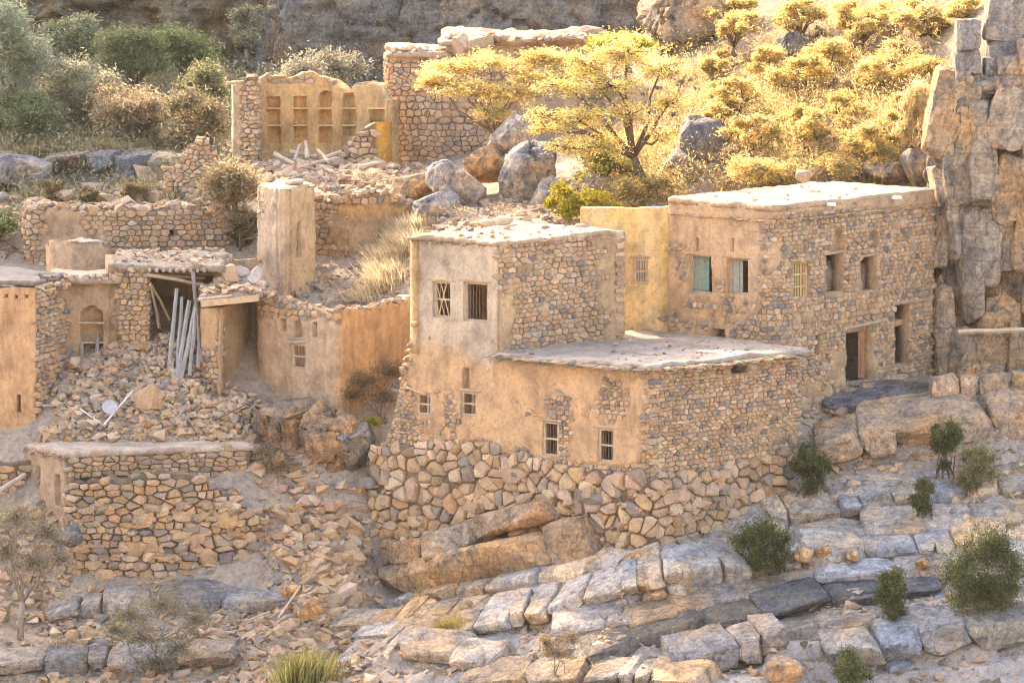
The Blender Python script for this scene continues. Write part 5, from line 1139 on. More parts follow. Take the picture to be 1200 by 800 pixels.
boulder(482, 226, 18.6, (2.2, 1.6, 1.4), (.50, .36, .22), 'tan boulder left of the round grey boulder', 210, .4, (.0, -.3))
boulder(505, 248, 16.6, (2.3, 1.6, 1.2), (.42, .40, .38), 'grey slab rock below the round grey boulder', 211, .2, (.0, -.35))
boulder(800, 25, 37, (4.2, 3.4, 4.0), (.46, .34, .23), 'huge orange brown boulder at the top edge, left of the golden slope', 212, .2, (0, -.5), 5, .25, .55, 8)
boulder(818, 180, 17.5, (2.0, 2, 3.2), (.27, .26, .26), 'dark grey crag behind the left end of the white roof', 213, .4, (.1, .2), 4, .22)
boulder(795, 200, 16.4, (1.8, 1.6, 1.8), (.33, .30, .28), 'dark rock at the foot of the grey crag by the white roof', 214)
0 and boulder(812, 90, 30, (2.2, 2, 3.4), (.40, .37, .34), 'grey rock pinnacle in the golden bushes, under the huge boulder', 215, .1, (0, .3))
boulder(925, 62, 30, (1.6, 1.4, 1.8), (.30, .28, .27), 'dark grey outcrop in the middle of the golden slope', 216, .3)
0 and boulder(858, 95, 25, (1.6, 1.5, 1.6), (.42, .35, .28), 'brown rock at the left of the golden slope', 217)
boulder(1046, 200, 14.6, (2.2, 1.6, 1.3), (.46, .37, .28), 'pale rock behind the right end of the white roof', 218, .3)
boulder(1075, 198, 13.6, (1.3, 1.3, 1.6), (.40, .33, .26), 'small rock in the gap between white roof and right cliff', 219)
boulder(700, 225, 15.0, (1.8, 1.6, 1.5), (.33, .29, .25), 'shaded brown rock under the big acacia', 220)
boulder(920, 785, -10.6, (1.6, 1.2, .95), (.50, .36, .24), 'sharp orange and grey boulder at the bottom edge', 221, .2, (0, .2), 3)
boulder(1128, 358 + 250, -1.9, (.85, .8, .7), (.50, .46, .42), 'pale boulder sitting beside the small round shrub on the right ledges', 222, .2, (0, .3), 3)
boulder(745, 658, -4.0, (1.5, .9, .75), (.54, .36, .21), 'long orange block at the foot of the retaining wall corner', 223, .1, (0, -.1), 3, .08, .5)
boulder(20, 203, 30, (3.0, 2, 1.7), (.28, .28, .29), 'rounded grey boulder at the left edge below the green trees', 224)
for k, (px, py, Y, s_, t, lab) in enumerate(((366, 712, -2.6, .95, BO, 'orange stone lying at the bottom of the yellowish rubble spill'), (340, 690, -1.2, .7, TAN, 'tan stone left of the leaning stick on the rubble spill'), (1000, 648, -4.2, .6, PALE, 'pale stone perched on the long block row, left of centre right'), (1082, 660, -5.0, .55, ORA, 'small orange stone below the block row beside the dark shrub'),
    (940, 648, -4.4, .7, PALE, 'pale angular stone next to the dark round shrub on the block row'), (965, 645, -4.2, .6, TAN, 'tan stone between two shrubs on the block row'), (250, 585, 3.0, .9, GREY, 'grey flat stone on the ground above the terrace wall'), (272, 580, 3.2, .6, ORA, 'orange stone on top of the terrace wall end'), (85, 628, 1.0, .8, (.2, .21, .23), 'dark flat slab leaning behind the bare tree'))):
    boulder(px, py, Y, (s_ * 1.3, s_, s_ * .85), t, lab, 240 + k, R.uniform(0, 2), (0, R.uniform(-.3, .3)), 3)

# yellowish rubble spill left of the retaining wall
spill = thing('rubble_heap', 'heap of yellowish rubble spilling down left of the retaining wall', 'rubble', P(380, 650, 1))
sp = []
for i in range(620):
    Y = R.uniform(-3.4, 3.4); cx = 385 - 6 * Y * 0; px = R.gauss(382, 26); b = GP(px, Y); s_ = R.choice((.12, .18, .26, .4, .6)) * R.uniform(.7, 1.2); sp.append((b + [0, 0, s_ * .15], (s_ * 1.4, s_, s_ * .65), pick(palette((4, 3, 4, .8, .1, 2, .8)))))
stones_on(spill, sp, 'stone', 260)
for lab, a, b in (('pale stick leaning on the stones of the yellowish rubble spill', (326, 724, -2.6), (352, 686, -1.4)), ('short brown stick lying in the rubble spill', (352, 700, -2), (372, 690, -1.6)), ('thin pale stick at the left of the rubble spill', (295, 725, -2), (316, 716, -1.6))):
    lone_beam('fallen_stick', lab, 'stick', a, b, .04, (.5, .42, .33))
# dry stone wall on the right ledge
dw = thing('dry_stone_wall', 'short row of big loose stones piled on the ledge at the right edge', 'wall', P(1150, 485, 4))
for row, (y0, h) in enumerate(((478, 26), (455, 26))):
    px = 1082 + row * 6
    while px < 1212:
        wv = R.choice((20, 26, 34, 42)) * R.uniform(.85, 1.1); Y = 4.0 + row * .25; c = P(px + wv / 2, y0 + R.uniform(-3, 3) - (px - 1088) * .05, Y)
        V, F = block(c, [wv / 72 * .97, 0, R.uniform(-.05, .05)], [0, .4, 0], [R.uniform(-.04, .04), 0, h / 72 * R.uniform(.85, 1.1)], R.randrange(10 ** 6), (4, 3, 3), .09)
        mk('stone', V, F, M_ROCK, dw, pick(palette((3, 2, 4, 1.5, .2, 2, .5)))); px += wv
sp = [(GP(R.uniform(1080, 1205), R.uniform(4.6, 6.5)) + [0, 0, .15], (R.uniform(.3, .6), .4, .35), pick(palette((3, 2, 4, 2.5, .6, 2, .5)))) for i in range(46)]
sp += [(GP(R.uniform(965, 1090), R.uniform(4.6, 6.2)) + [0, 0, .1], (R.uniform(.2, .45), .3, .2), pick(GREYS)) for i in range(70)]
stones_on(dw, sp, 'stone', 120)
lg = beam('bench_plank', None, P(1123, 389, 7.6), P(1206, 386, 7.3), .10, (.50, .42, .32), .02, org=P(1123, 390, 7.6), n=4); setp(lg, 'long weathered plank jutting from the foot of the right cliff', 'plank')
lone_beam('fallen_stick', 'short plank lying at the foot of the right house wall', 'plank', (932, 491, 2.4), (952, 500, 2.0), .05, (.4, .34, .27))

# ------------------------------------------------------------------ cliffs
NOP = 0
def cliffwall(name, lab, path, top, bot, su, sv, dep, crack, seed, tint, res, thick=3., shear=0., extra=None, kind='structure', mat=None, tv=.25):
    def disp(U, Z):
        Uw = U + shear * Z + .12 * su * fbm(U / su, Z / sv, 0 * U, 3, seed); Zw = Z + .12 * sv * fbm(U / su + 9, Z / sv, 0 * U, 3, seed + 5)
        v, e = facets(Uw / su, Zw / sv, seed); v2, e2 = facets(Uw / su * 2.6 + 4, Zw / sv * 2.6, seed + 1)
        r = dep * v + dep * .42 * v2 - crack * sstep(.09, .0, e) - crack * .35 * sstep(.07, 0, e2)
        v3, e3 = facets(Uw / su * 6 + 2, Zw / sv * 6, seed + 6); r = r + dep * .16 * v3 - crack * .15 * sstep(.1, 0, e3) + dep * .08 * fbm(U * 1.2 / su, Z * 1.2 / sv, 0 * U, 5, seed + 2) + .05 * fbm(U * 3, Z * 3, 0 * U, 4, seed + 3)
        return r + (extra(U, Z) if extra else 0)
    W = Wall(path, top, bot, 1, tint, thick, (), (), 0, .3, seed, 0, res, disp); 
    if not callable(tint):
        def tf(px, py, W=W):
            v = .5 + .5 * fbm(px * .02, py * .02, 0 * px, 4, seed + 8); q = .5 + .5 * fbm(px * .05 / (1 if su > sv else 3), py * .05 / (3 if su > sv else 1), 0 * px, 3, seed + 9)
            return np.array(tint) * (1 + tv * (v - .5) * 2)[..., None] * (1 + np.array([.18, .0, -.2]) * (q - .5)[..., None] * 2)
        W.tint = tf
    o = W.build(name, mat or M_ROCK, None, P(path[0][0], 400, path[0][1])); return setp(o, lab, None, None, kind), W
def xr(U, Z):
    z0 = P(1150, 420, 8.6)[2]; hgt = Z - z0
    return -.55 * sstep(2.2, 1.4, hgt) * sstep(-.3, .6, hgt) + .25 * sstep(-.2, -1.0, hgt)
cliffwall('right_cliff', 'steep grey and tan cliff rising beside the right house', [(1088, 18), (1086, 11.5), (1106, 9.6), (1150, 9.0), (1290, 8.4)],
    [(1086, 150), (1094, 118), (1104, 104), (1118, 96), (1150, 92), (1160, 86), (1290, 70)], [(1086, 480), (1290, 480)], .95, 3.0, .6, .20, 301, (.40, .35, .29), .12, 4., .06, xr)
rc = thing('rock_ledge', 'cracked upright blocks of the steep cliff beside the right house', None, P(1140, 430, 8.6), None, 'structure')
yy = 108.0
while yy < 470:
    hrow = R.choice((58, 80, 110)) * R.uniform(.85, 1.15); px = 1084 + R.uniform(0, 10) + max(0, 130 - yy) * .1 + (6 if yy > 300 else 0)
    while px < 1240:
        wv = R.choice((14, 20, 26, 34)) * R.uniform(.85, 1.15); hv = hrow * R.uniform(.7, 1.5); oy = R.uniform(-.38, .38) * hrow; rr_ = R.uniform(-.16, .16); rec = (.75 if 335 < yy + hv / 2 < 405 else 0) - (.55 if yy > 400 else 0)
        Y = float(np.interp(px + wv / 2, [1086, 1106, 1150, 1290], [11.2, 9.7, 9.1, 8.6])) + R.uniform(-.16, .2) + rec + .2
        c = P(px + wv / 2, yy + hrow / 2 + oy, Y); k = np.array([.46, .375, .28]) * R.uniform(.82, 1.15) * R.choice((np.array([1, 1, 1]), np.array([1.12, 1, .84]), np.array([.9, .95, 1.02])))
        V, F = block(c, [wv / 68 * 1.2, R.uniform(-.2, .1), wv / 68 * rr_], [R.uniform(-.1, .1), .75, 0], [-hv / 68 * rr_ + R.uniform(-.06, .06), R.uniform(-.05, .2), hv / 68 * 1.1], R.randrange(10 ** 6), (8, 5, 11), .09); mk('rock_block', V, F, M_ROCK, rc, k); px += wv * R.uniform(.92, 1.0)
    yy += hrow * R.uniform(.9, 1.0)
rp = thing('rock_pillar', 'free standing grey rock pillar with a flat top, on the right cliff', 'rock', P(1134, 95, 9.5))
for k, (px, py, hw, hh) in enumerate(((1134, 40, 14.5, 18), (1134, 74, 15.5, 17), (1136, 96, 17, 9))):
    V, F = block(P(px, py, 9.6), [hw / 34, 0, 0], [0, .5, 0], [0, 0, hh / 34], 310 + k, (8, 6, 8), .05); mk('rock_block', V, F, M_ROCK, rp, (.36, .33, .29))
rs = thing('rock_pillar', 'tall stack of cracked rock blocks at the top right corner on the right cliff', 'rock', P(1180, 95, 9.5))
for k, (px, py, hw, hh, Y, t) in enumerate(((1180, 22, 26, 26, 10.2, (.40, .36, .32)), (1175, 58, 20, 12, 10.1, (.32, .31, .30)), (1182, 76, 15, 13, 9.5, (.40, .34, .28)), (1186, 98, 19, 11, 9.2, (.38, .33, .28)), (1204, 66, 12, 20, 9.3, (.46, .35, .26)), (1160, 82, 9, 16, 9.8, (.34, .32, .30)), (1160, 100, 18, 10, 9.5, (.38, .36, .34)), (1212, 20, 14, 34, 10.6, (.38, .34, .3)), (1232, 60, 22, 60, 10.4, (.38, .34, .3)))):
    V, F = block(P(px, py, Y), [hw / 34, 0, .02], [0, .6, 0], [0, 0, hh / 34], 320 + k, (8, 6, 8), .055); mk('rock_block', V, F, M_ROCK, rs, t)

cliffwall('far_cliff', 'shaded grey rock wall across the ravine behind the ruins', [(300, 80), (318, 69), (460, 66), (640, 64), (800, 62), (960, 60)], [(300, -130), (960, -130)], [(300, 220), (960, 220)], 3.6, 2.3, 1.1, .5, 330, (.56, .485, .40), .2, 8.)
cliffwall('far_cliff', 'paler rock wall behind the green trees at upper left', [(-330, 90), (-100, 84), (120, 80), (300, 79), (360, 74)], [(-330, -150), (360, -150)], [(-330, 260), (360, 260)], 3.6, 1.7, 1.6, .6, 340, (.60, .50, .35), .22, 8.)

# ================================================================== VEGETATION
def leaves(cs, l, wd, flat=.5, up=0.):
    n = len(cs); d = NR.normal(size=(n, 3)); d[:, 2] = d[:, 2] * flat + up; d /= np.linalg.norm(d, axis=1)[:, None]
    s_ = np.cross(d, NR.normal(size=(n, 3))); s_ /= np.linalg.norm(s_, axis=1)[:, None] + 1e-9
    L_ = l * NR.uniform(.6, 1.35, (n, 1)); W_ = 1.25 * wd * NR.uniform(.7, 1.3, (n, 1))
    V = np.stack([cs - d * L_ * .5 - s_ * W_ * .5, cs - d * L_ * .3 + s_ * W_ * .5, cs + d * L_ * .55], 1).reshape(-1, 3)
    return V, np.arange(n * 3).reshape(n, 3)
STRUCT_ONLY = False
def plant(name, lab, cat, base, pads, nleaf, leaf, tint, trunk=.12, group=None, flat=.5, var=.36, bark=(.22, .17, .12), clumps=16, spread=.22, twigs=True, stems=1, up=0., shell=.55, tint2=None, limbs=True, nobranch=False):
    """base (px, py, Y); pads: (px, py, dY, rx px, ry px) masses of the crown"""
    if name == 'acacia_tree' and clumps == 26: pads = [(q[0], q[1], q[2], q[3], q[4] * 1.55) for q in pads]
    b = P(*base); Y0 = base[2]; o = thing(name, lab, cat, b, group)
    tb = MB(); C, T = [], []
    wts = np.array([q[3] * q[4] for q in pads], float); wts /= wts.sum()
    roots = [b + [R.uniform(-.2, .2) * (stems > 1) * 2, R.uniform(-.2, .2) * (stems > 1), -.15] for k in range(stems)]
    top = np.mean([P(q[0], q[1], Y0 + q[2]) for q in pads], axis=0)
    forks = []
    for rt in roots:
        f = rt + (top - rt) * R.uniform(.3, .45) + [R.uniform(-.15, .15), R.uniform(-.1, .1), 0]
        if stems > 1: f = rt + (top - rt) * .12
        mid = (rt + f) / 2 + NR.uniform(-.12, .12, 3) * min(1, trunk * 8); tb.tube([rt, mid, f], [trunk * 1.25, trunk, trunk * .8], 7, bark); forks.append(f)
    for qi, q in enumerate(pads):
        c = P(q[0], q[1], Y0 + q[2]); rx, rz = q[3] / ppm(Y0), q[4] / ppm(Y0); f = forks[qi % len(forks)]
        if limbs:
            m1 = f + (c - f) * .4 + NR.uniform(-.12, .12, 3) * np.linalg.norm(c - f) + [0, 0, .06 * np.linalg.norm(c - f)]; m2 = f + (c - f) * .75 + NR.uniform(-.08, .08, 3) * np.linalg.norm(c - f)
            tb.tube([f, m1, m2, c], [trunk * .62, trunk * .42, trunk * .28, trunk * .16], 5, bark)
        nc = max(4, int(clumps * (wts[qi] * len(pads)) ** .5))
        d = NR.normal(size=(nc, 3)); d /= np.linalg.norm(d, axis=1)[:, None]; d *= NR.uniform(shell, 1., (nc, 1)) ; d[:, 2] = np.where(d[:, 2] < -.35, d[:, 2] * .55, d[:, 2])
        cc = c + d * [rx, rx * .9, rz]
        if twigs:
            for k in cc:
                m = (c + k) / 2 + NR.uniform(-.1, .1, 3) * rx; tb.tube([c + (k - c) * .05, m, k], [trunk * .16, trunk * .1, trunk * .045], 3, bark)
                if not limbs or nobranch: continue
        per = int(nleaf * 1.1 * wts[qi] / nc) + 1; s_ = spread * np.array([rx, rx, rz * 1.0]) + .02
        for k in cc:
            kk = R.uniform(1 - var, 1 + var); t = np.array(tint) if tint2 is None or R.random() < .5 else np.array(tint2)
            if name == 'acacia_tree' and R.random() < .3: t = np.array(R.choice(((.50, .44, .16), (.56, .46, .18), (.58, .42, .18), (.40, .35, .13))))
            p = k + np.clip(NR.normal(size=(per, 3)), -1.9, 1.9) * s_; m_ = NR.random(per) < .6; tt = NR.uniform(.25, 1.55 if name == 'shrub' else 1.22, (per, 1)); p = np.where(m_[:, None], c + (k - c) * tt + NR.normal(size=(per, 3)) * s_ * .42 * (1.3 - .5 * tt), p); C.append(p); T.append(t * kk * NR.uniform(.75, 1.25, (per, 1)))
    tb.build('trunk', M_WOOD, o, smooth=True)
    C = np.concatenate(C); T = np.concatenate(T); V, F = leaves(C, leaf[0], leaf[1], flat, up)
    mk('crown', V, F, M_LEAF, o, np.repeat(T, 3, axis=0)); return o
def autopads(x0, y0, x1, y1, n, fl=.45, dy=1.5, rr=(.22, .36)):
    out = []; cx, cy, rx, ry = (x0 + x1) / 2, (y0 + y1) / 2, (x1 - x0) / 2, (y1 - y0) / 2
    for i in range(n):
        a = R.uniform(0, 6.28); q = math.sqrt(R.random()) * .78; r = rx * R.uniform(*rr) * (1.5 if n < 6 else 1)
        out.append((cx + math.cos(a) * q * (rx - r * .4), cy + math.sin(a) * q * (ry - r * fl * .3), R.uniform(-dy, dy), r, r * fl))
    return out
GOLD, GOLD2, LEM, OLV, STRAW = (.68, .51, .20), (.74, .59, .28), (.48, .47, .09), (.17, .16, .06), (.66, .52, .28)
GRN, GRN2, GGR, BRG, DKG = (.115, .13, .065), (.10, .12, .06), (.19, .19, .13), (.17, .135, .085), (.095, .11, .048)
GB = (.20, .15, .105)
plant('acacia_tree', 'wide flat golden acacia in front of the top stone house', 'tree', (575, 178, 22), [(520, 85, 0, 34, 8), (570, 72, .5, 40, 9), (620, 90, .3, 30, 9), (545, 105, -.8, 40, 9), (600, 112, -.4, 34, 9), (502, 98, -.4, 22, 6), (640, 70, .8, 36, 9), (575, 135, -1, 26, 8), (530, 78, .8, 30, 7), (655, 95, .3, 26, 8)], 22000, (.13, .038), GOLD, .12, 'golden acacias', .45, bark=GB, clumps=26, spread=.2, tint2=GOLD2)
plant('acacia_tree', 'biggest golden acacia with a dark crooked trunk above the small courtyard', 'tree', (752, 205, 14.5), [(735, 62, .8, 44, 18), (690, 78, .4, 34, 17), (775, 82, .4, 32, 12), (660, 100, -.2, 34, 11), (720, 100, -.6, 38, 12), (640, 135, -.6, 28, 10), (680, 142, -1, 34, 12), (740, 135, -1, 34, 11), (785, 120, 0, 26, 12), (705, 172, -1, 34, 12), (660, 172, -.6, 26, 10), (775, 160, -.3, 24, 10), (640, 150, -.4, 24, 8)], 22000, (.11, .034), GOLD2, .17, 'golden acacias', .45, bark=(.12, .09, .065), clumps=26, spread=.2, tint2=(.62, .51, .17))
plant('bush', 'bright lemon green bush top peeking over the biggest acacia', 'bush', (728, 80, 24), [(708, 52, 0, 18, 9), (732, 46, 0, 20, 9), (752, 54, 0, 16, 8), (728, 62, -.3, 30, 8)], 3500, (.22, .07), LEM, .08, None, .8, clumps=20, up=.3, stems=3)
plant('bush', 'bright lemon bush below the biggest acacia, behind the upper room', 'bush', (680, 268, 12.6), [(660, 222, 0, 16, 12), (690, 235, 0, 26, 14), (668, 248, -.4, 20, 12), (712, 248, 0, 18, 12), (650, 238, 0, 12, 10)], 5200, (.12, .045), (.36, .31, .04), .05, None, .7, clumps=22, stems=4, up=.2)
plant('bush', 'olive brown shrub right of the lemon bush, behind the courtyard wall', 'bush', (758, 246, 13), [(735, 222, 0, 24, 12), (768, 215, 0, 26, 13), (790, 232, 0, 18, 10), (745, 238, -.3, 28, 9)], 4200, (.12, .04), (.28, .22, .10), .05, None, .7, clumps=24, stems=4, bark=(.3, .23, .17))
plant('bush', 'shaded olive shrub under the biggest acacia beside its trunk', 'bush', (715, 225, 15.4), [(700, 180, 0, 28, 18), (725, 195, 0, 26, 16), (690, 205, 0, 22, 12)], 3800, (.13, .045), (.22, .21, .05), .05, None, .7, clumps=22, stems=3)
gold = [(862, 62, 31, 836, 10, 900, 58, 'golden acacia at the top left of the golden slope, beside the huge boulder'), (935, 58, 31, 890, -15, 975, 38, 'golden acacia at the top edge in the middle of the slope'), (1010, 62, 28, 965, -5, 1060, 50, 'golden acacia at the top edge, right of the middle'), (1085, 60, 25, 1040, -5, 1125, 45, 'golden acacia in the top right beside the rock pillars'),
  (870, 148, 22, 815, 85, 905, 150, 'thin golden acacia left of the dark outcrop'), (945, 125, 24, 895, 62, 1000, 118, 'golden acacia below the dark outcrop'), (1042, 118, 22, 990, 60, 1085, 120, 'slender golden acacia at the right of the slope'), (890, 195, 17, 838, 128, 925, 185, 'broad golden acacia behind the left of the white roof'), (960, 190, 17, 905, 120, 1000, 178, 'dense golden acacia behind the middle of the white roof'), (1020, 198, 16, 975, 140, 1062, 196, 'golden acacia behind the right of the white roof'),
  (925, 212, 14.8, 842, 178, 965, 212, 'low golden thicket along the back edge of the white roof'), (1060, 160, 18, 1035, 100, 1095, 165, 'golden acacia close to the right cliff'), (835, 45, 36, 815, 5, 860, 40, 'small golden acacia on top of the huge boulder slope'), (845, 170, 20, 818, 120, 868, 165, 'small golden acacia above the dark grey crag')]
for (px, py, Y, x0, y0, x1, y1, lab) in gold:
    plant('acacia_tree', lab, 'tree', (px, py, Y), autopads(x0, y0, x1, y1, 16, R.uniform(.5, .8), 1.6, (.18, .36)), 15000, (.14, .038), GOLD, .09, 'golden acacias', .5, bark=GB, clumps=20, spread=.24, tint2=R.choice((GOLD2, (.62, .47, .19), (.72, .56, .28))))
plant('dry_bush', 'fluffy pale straw bush standing beside the right cliff', 'bush', (1072, 185, 15), [(1068, 130, 0, 12, 26), (1078, 115, 0, 13, 22), (1060, 155, 0, 12, 18), (1085, 140, 0, 10, 20)], 4500, (.26, .022), STRAW, .03, None, 1.6, clumps=20, up=.9, stems=4, bark=STRAW)
for (px, py, Y, x0, y0, x1, y1, tn, lab, nl) in ((20, 190, 39, -40, -10, 70, 110, (.17, .19, .13), 'grey green feathery tree in the upper left corner', 6500), (85, 175, 42, 40, 60, 150, 165, GGR, 'hazy grey green tree second from the left edge', 6500), (165, 130, 50, 110, 30, 200, 100, GRN, 'bright green tree right of the hazy trees at upper left', 6000), (215, 112, 55, 165, 28, 262, 95, (.12, .145, .065), 'fresh green tree below the pale cliff', 6000),
   (150, 180, 36, 95, 100, 205, 178, BRG, 'brown grey thorn tree above the dark rock band', 5500), (235, 180, 34, 180, 100, 278, 182, (.14, .12, .075), 'dark brown thorn tree left of the upper ruin', 5500), (40, 182, 37, -15, 105, 85, 170, GRN2, 'dull green tree near the left edge above the rock band', 6000), (285, 70, 64, 262, -10, 310, 60, (.15, .15, .10), 'grey green tree at the edge of the far cliff', 3000), (250, 150, 40, 205, 70, 275, 130, (.13, .13, .07), 'olive tree left of the end wall of the upper ruin', 4500), (100, 105, 58, 50, 10, 125, 80, (.17, .18, .11), 'pale green tree under the far pale cliff at left', 5000),
   (375, 110, 42, 325, 62, 440, 105, (.16, .15, .11), 'grey green bush behind the upper ruin, below the far cliff', 3500), (12, 330, 21, -40, 222, 36, 330, (.10, .115, .05), 'dark green tree at the left edge behind the stone house', 8000), (282, 305, 19.6, 240, 192, 330, 240, (.20, .16, .095), 'brown feathery thorn tree between the gable and the pillar', 6500), (285, 312, 18.8, 262, 240, 308, 300, (.12, .10, .06), 'shaded brown shrub beneath the feathery thorn tree', 4000)):
    plant('thorn_tree', lab, 'tree', (px, py, Y), autopads(x0, y0, x1, y1, 14, .75, 1.8, (.3, .48)), int(nl * 2.1), (.20, .045), tuple(v * 1.55 for v in tn), .10, None, .8, bark=(.22, .19, .16), clumps=26, spread=.38, tint2=tuple(v * 2.0 for v in tn))  # leaf tints lightened to stand in for haze over these trees
for (px, py, Y, w_, h_, lab) in ((40, 192, 33, 40, 14, 'dry tan bush above the dark rock band at left'), (140, 190, 33, 44, 14, 'dry tan bush above the dark rock band, right of its middle'), (62, 240, 24.5, 20, 20, 'small grey bush above the upper stone house, left one'), (160, 236, 24.5, 26, 13, 'small grey green bush above the upper stone house, right one'), (108, 238, 25, 16, 12, 'tiny tan bush above the upper stone house, middle one')):
    plant('dry_bush', lab, 'bush', (px, py, Y), autopads(px - w_, py - h_ * 1.6, px + w_, py - 2, 5, .6, .6), 1800, (.2, .04), (.27, .22, .12), .03, None, .9, clumps=12, stems=3, up=.3)

more = [(840, 95, 30, 818, 55, 862, 92, 'small golden acacia under the huge boulder'), (905, 95, 27, 872, 52, 925, 96, 'golden acacia left of the dark outcrop'), (972, 95, 26, 940, 45, 1010, 92, 'golden acacia right of the dark outcrop'), (1050, 82, 24, 1020, 40, 1085, 88, 'golden acacia below the top right corner tree'), (1085, 102, 21, 1060, 60, 1118, 100, 'golden acacia close above the fluffy straw bush'),
  (985, 158, 19, 960, 105, 1015, 152, 'golden acacia in the centre of the lower slope'), (1000, 208, 15.2, 950, 178, 1015, 210, 'low golden bush by the loose roof stone'), (1045, 205, 15, 1010, 172, 1075, 206, 'low golden bush at the right back corner of the white roof'), (905, 160, 20, 870, 118, 935, 165, 'golden acacia between the crag and the slope centre'), (880, 30, 37, 840, -12, 900, 24, 'golden acacia crown cut by the top edge, above the huge boulder'), (1120, 30, 24, 1100, -10, 1150, 30, 'golden acacia crown behind the rock pillar')]
for (px, py, Y, x0, y0, x1, y1, lab) in more:
    plant('acacia_tree', lab, 'tree', (px, py, Y), autopads(x0, y0, x1, y1, 11, .55, 1.4, (.28, .42)), 10000, (.14, .036), GOLD, .07, 'golden acacias', .5, bark=GB, clumps=20, spread=.3, tint2=R.choice((GOLD2, (.62, .47, .19), (.72, .56, .28))))
for k, (px, py, Y, lab) in enumerate(((905, 190, 17.5, 'bare grey brown bush low on the golden slope, left of its middle'), (985, 120, 23, 'bare twiggy bush in the middle of the golden slope'), (848, 205, 16, 'bare bush between the dark crag and the white roof'), (1065, 70, 24.5, 'bare grey bush high on the golden slope near the rock pillars'), (780, 150, 21, 'grey brown bare bush right of the biggest acacia'), (795, 110, 27, 'bare bush under the huge boulder'))):
    plant('dry_bush', lab, 'bush', (px, py, Y), autopads(px - 22, py - 34, px + 22, py - 6, 6, .8, .6), 1500, (.12, .018), (.34, .27, .19), .03, None, 1., bark=(.28, .22, .17), clumps=40, spread=.25, stems=6, up=.4, shell=.3)
def undergrowth(name, lab, reg, n, leaf, tint, sz, per=40):
    C, T = [], []
    for i in range(n):
        a = reg[R.randrange(len(reg))]; Y = R.uniform(a[2], a[3]); b = GP(R.uniform(a[0], a[1]), Y); s_ = sz * R.uniform(.5, 1.4)
        p = b + np.abs(NR.normal(size=(per, 3))) * [0, 0, s_ * .55] + NR.normal(size=(per, 3)) * [s_ * .5, s_ * .5, .04]; C.append(p); T.append(np.array(tint) * R.uniform(.65, 1.3) * NR.uniform(.75, 1.25, (per, 1)))
    V, F = leaves(np.concatenate(C), leaf[0], leaf[1], 1., .4); return setp(mk(name, V, F, M_LEAF, None, np.repeat(np.concatenate(T), 3, axis=0)), lab, None, None, 'stuff')
undergrowth('undergrowth', 'dry golden scrub covering the slope between the acacias', [(790, 1095, 14.5, 36), (820, 1095, 14.5, 24), (700, 800, 14, 20)], 1100, (.15, .03), (.56, .43, .20), .8, 55)
undergrowth('undergrowth', 'grey green scrub covering the slope below the far cliff', [(-40, 290, 26, 64), (-60, 330, 40, 75), (-420, -20, 18, 66)], 1500, (.22, .05), (.23, .22, .14), .9, 60)
# shrubs on the right ledges
for (px, py, Y, x0, y0, x1, y1, nl, lab) in ((945, 578, -.2, 922, 522, 970, 578, 5200, 'dense dark green shrub at the right foot of the retaining wall'), (1108, 555, .6, 1088, 490, 1126, 556, 4800, 'tall dark green shrub in front of the big orange slabs'), (1148, 572, -.1, 1122, 520, 1168, 575, 3800, 'lighter olive shrub beside the tall dark shrub on the right ledges'), (1082, 602, -2, 1066, 564, 1097, 602, 3000, 'small round green shrub next to the pale boulder'), (895, 664, -4.9, 860, 612, 930, 668, 6500, 'wide dark green shrub on the long block row'), (1046, 728, -7.4, 1027, 662, 1068, 728, 4800, 'upright dark shrub under the block row at right'), (1158, 735, -7.4, 1108, 624, 1212, 730, 11000, 'largest dark green bush at the right edge'), (998, 805, -10.6, 976, 762, 1024, 806, 3600, 'small dark shrub at the bottom edge near the corner slabs')):
    tn = (.20, .19, .09) if 'olive' in lab else DKG
    plant('shrub', lab, 'shrub', (px, py, Y), autopads(x0 - .12 * (x1 - x0), y0 - .12 * (y1 - y0), x1 + .12 * (x1 - x0), y1 + 5, 15, 1.15, .45, (.2, .42)), int(nl * 1.3), (.13, .026), tn, .03, None, 1., clumps=22, spread=.36, stems=6, up=.6, bark=(.16, .13, .1), tint2=tuple(v * 1.7 for v in tn), shell=.3)
# twiggy plants at left and centre
plant('bare_tree', 'half bare grey tree in front of the terrace wall at the left edge', 'tree', (24, 742, -1.8), [(20, 605, 0, 36, 30), (55, 625, 0, 32, 30), (5, 645, .3, 28, 28), (40, 658, -.4, 36, 28), (70, 655, 0, 22, 22), (-15, 615, .2, 26, 26)], 9500, (.085, .018), (.24, .215, .14), .10, None, .8, bark=(.30, .26, .22), clumps=42, spread=.2, shell=.3)
plant('bush', 'spreading grey green twiggy bush at the bottom left of the terrace wall', 'bush', (185, 795, -4.6), [(150, 718, 0, 32, 24), (190, 708, 0, 38, 24), (228, 725, 0, 28, 26), (165, 748, -.3, 36, 28), (208, 758, -.2, 32, 28), (135, 738, 0, 24, 22), (185, 775, -.2, 30, 20)], 9500, (.075, .02), (.20, .20, .13), .05, None, .8, bark=(.24, .2, .17), clumps=48, spread=.2, stems=3, shell=.3)
plant('dry_bush', 'brown twiggy bush against the right part of the ruined wall', 'bush', (440, 490, 6.2), [(430, 445, 0, 28, 16), (458, 435, .3, 22, 16), (415, 462, 0, 22, 12), (450, 465, 0, 24, 14)], 4200, (.09, .02), (.19, .145, .085), .04, None, 1., bark=(.24, .19, .15), clumps=46, spread=.22, stems=5, shell=.3)
plant('bush', 'little yellow green plant by the grey boulder', 'bush', (432, 514, 5.2), [(425, 497, 0, 12, 7), (440, 495, 0, 12, 7)], 1300, (.09, .03), (.38, .32, .05), .02, None, .8, stems=3, up=.3)
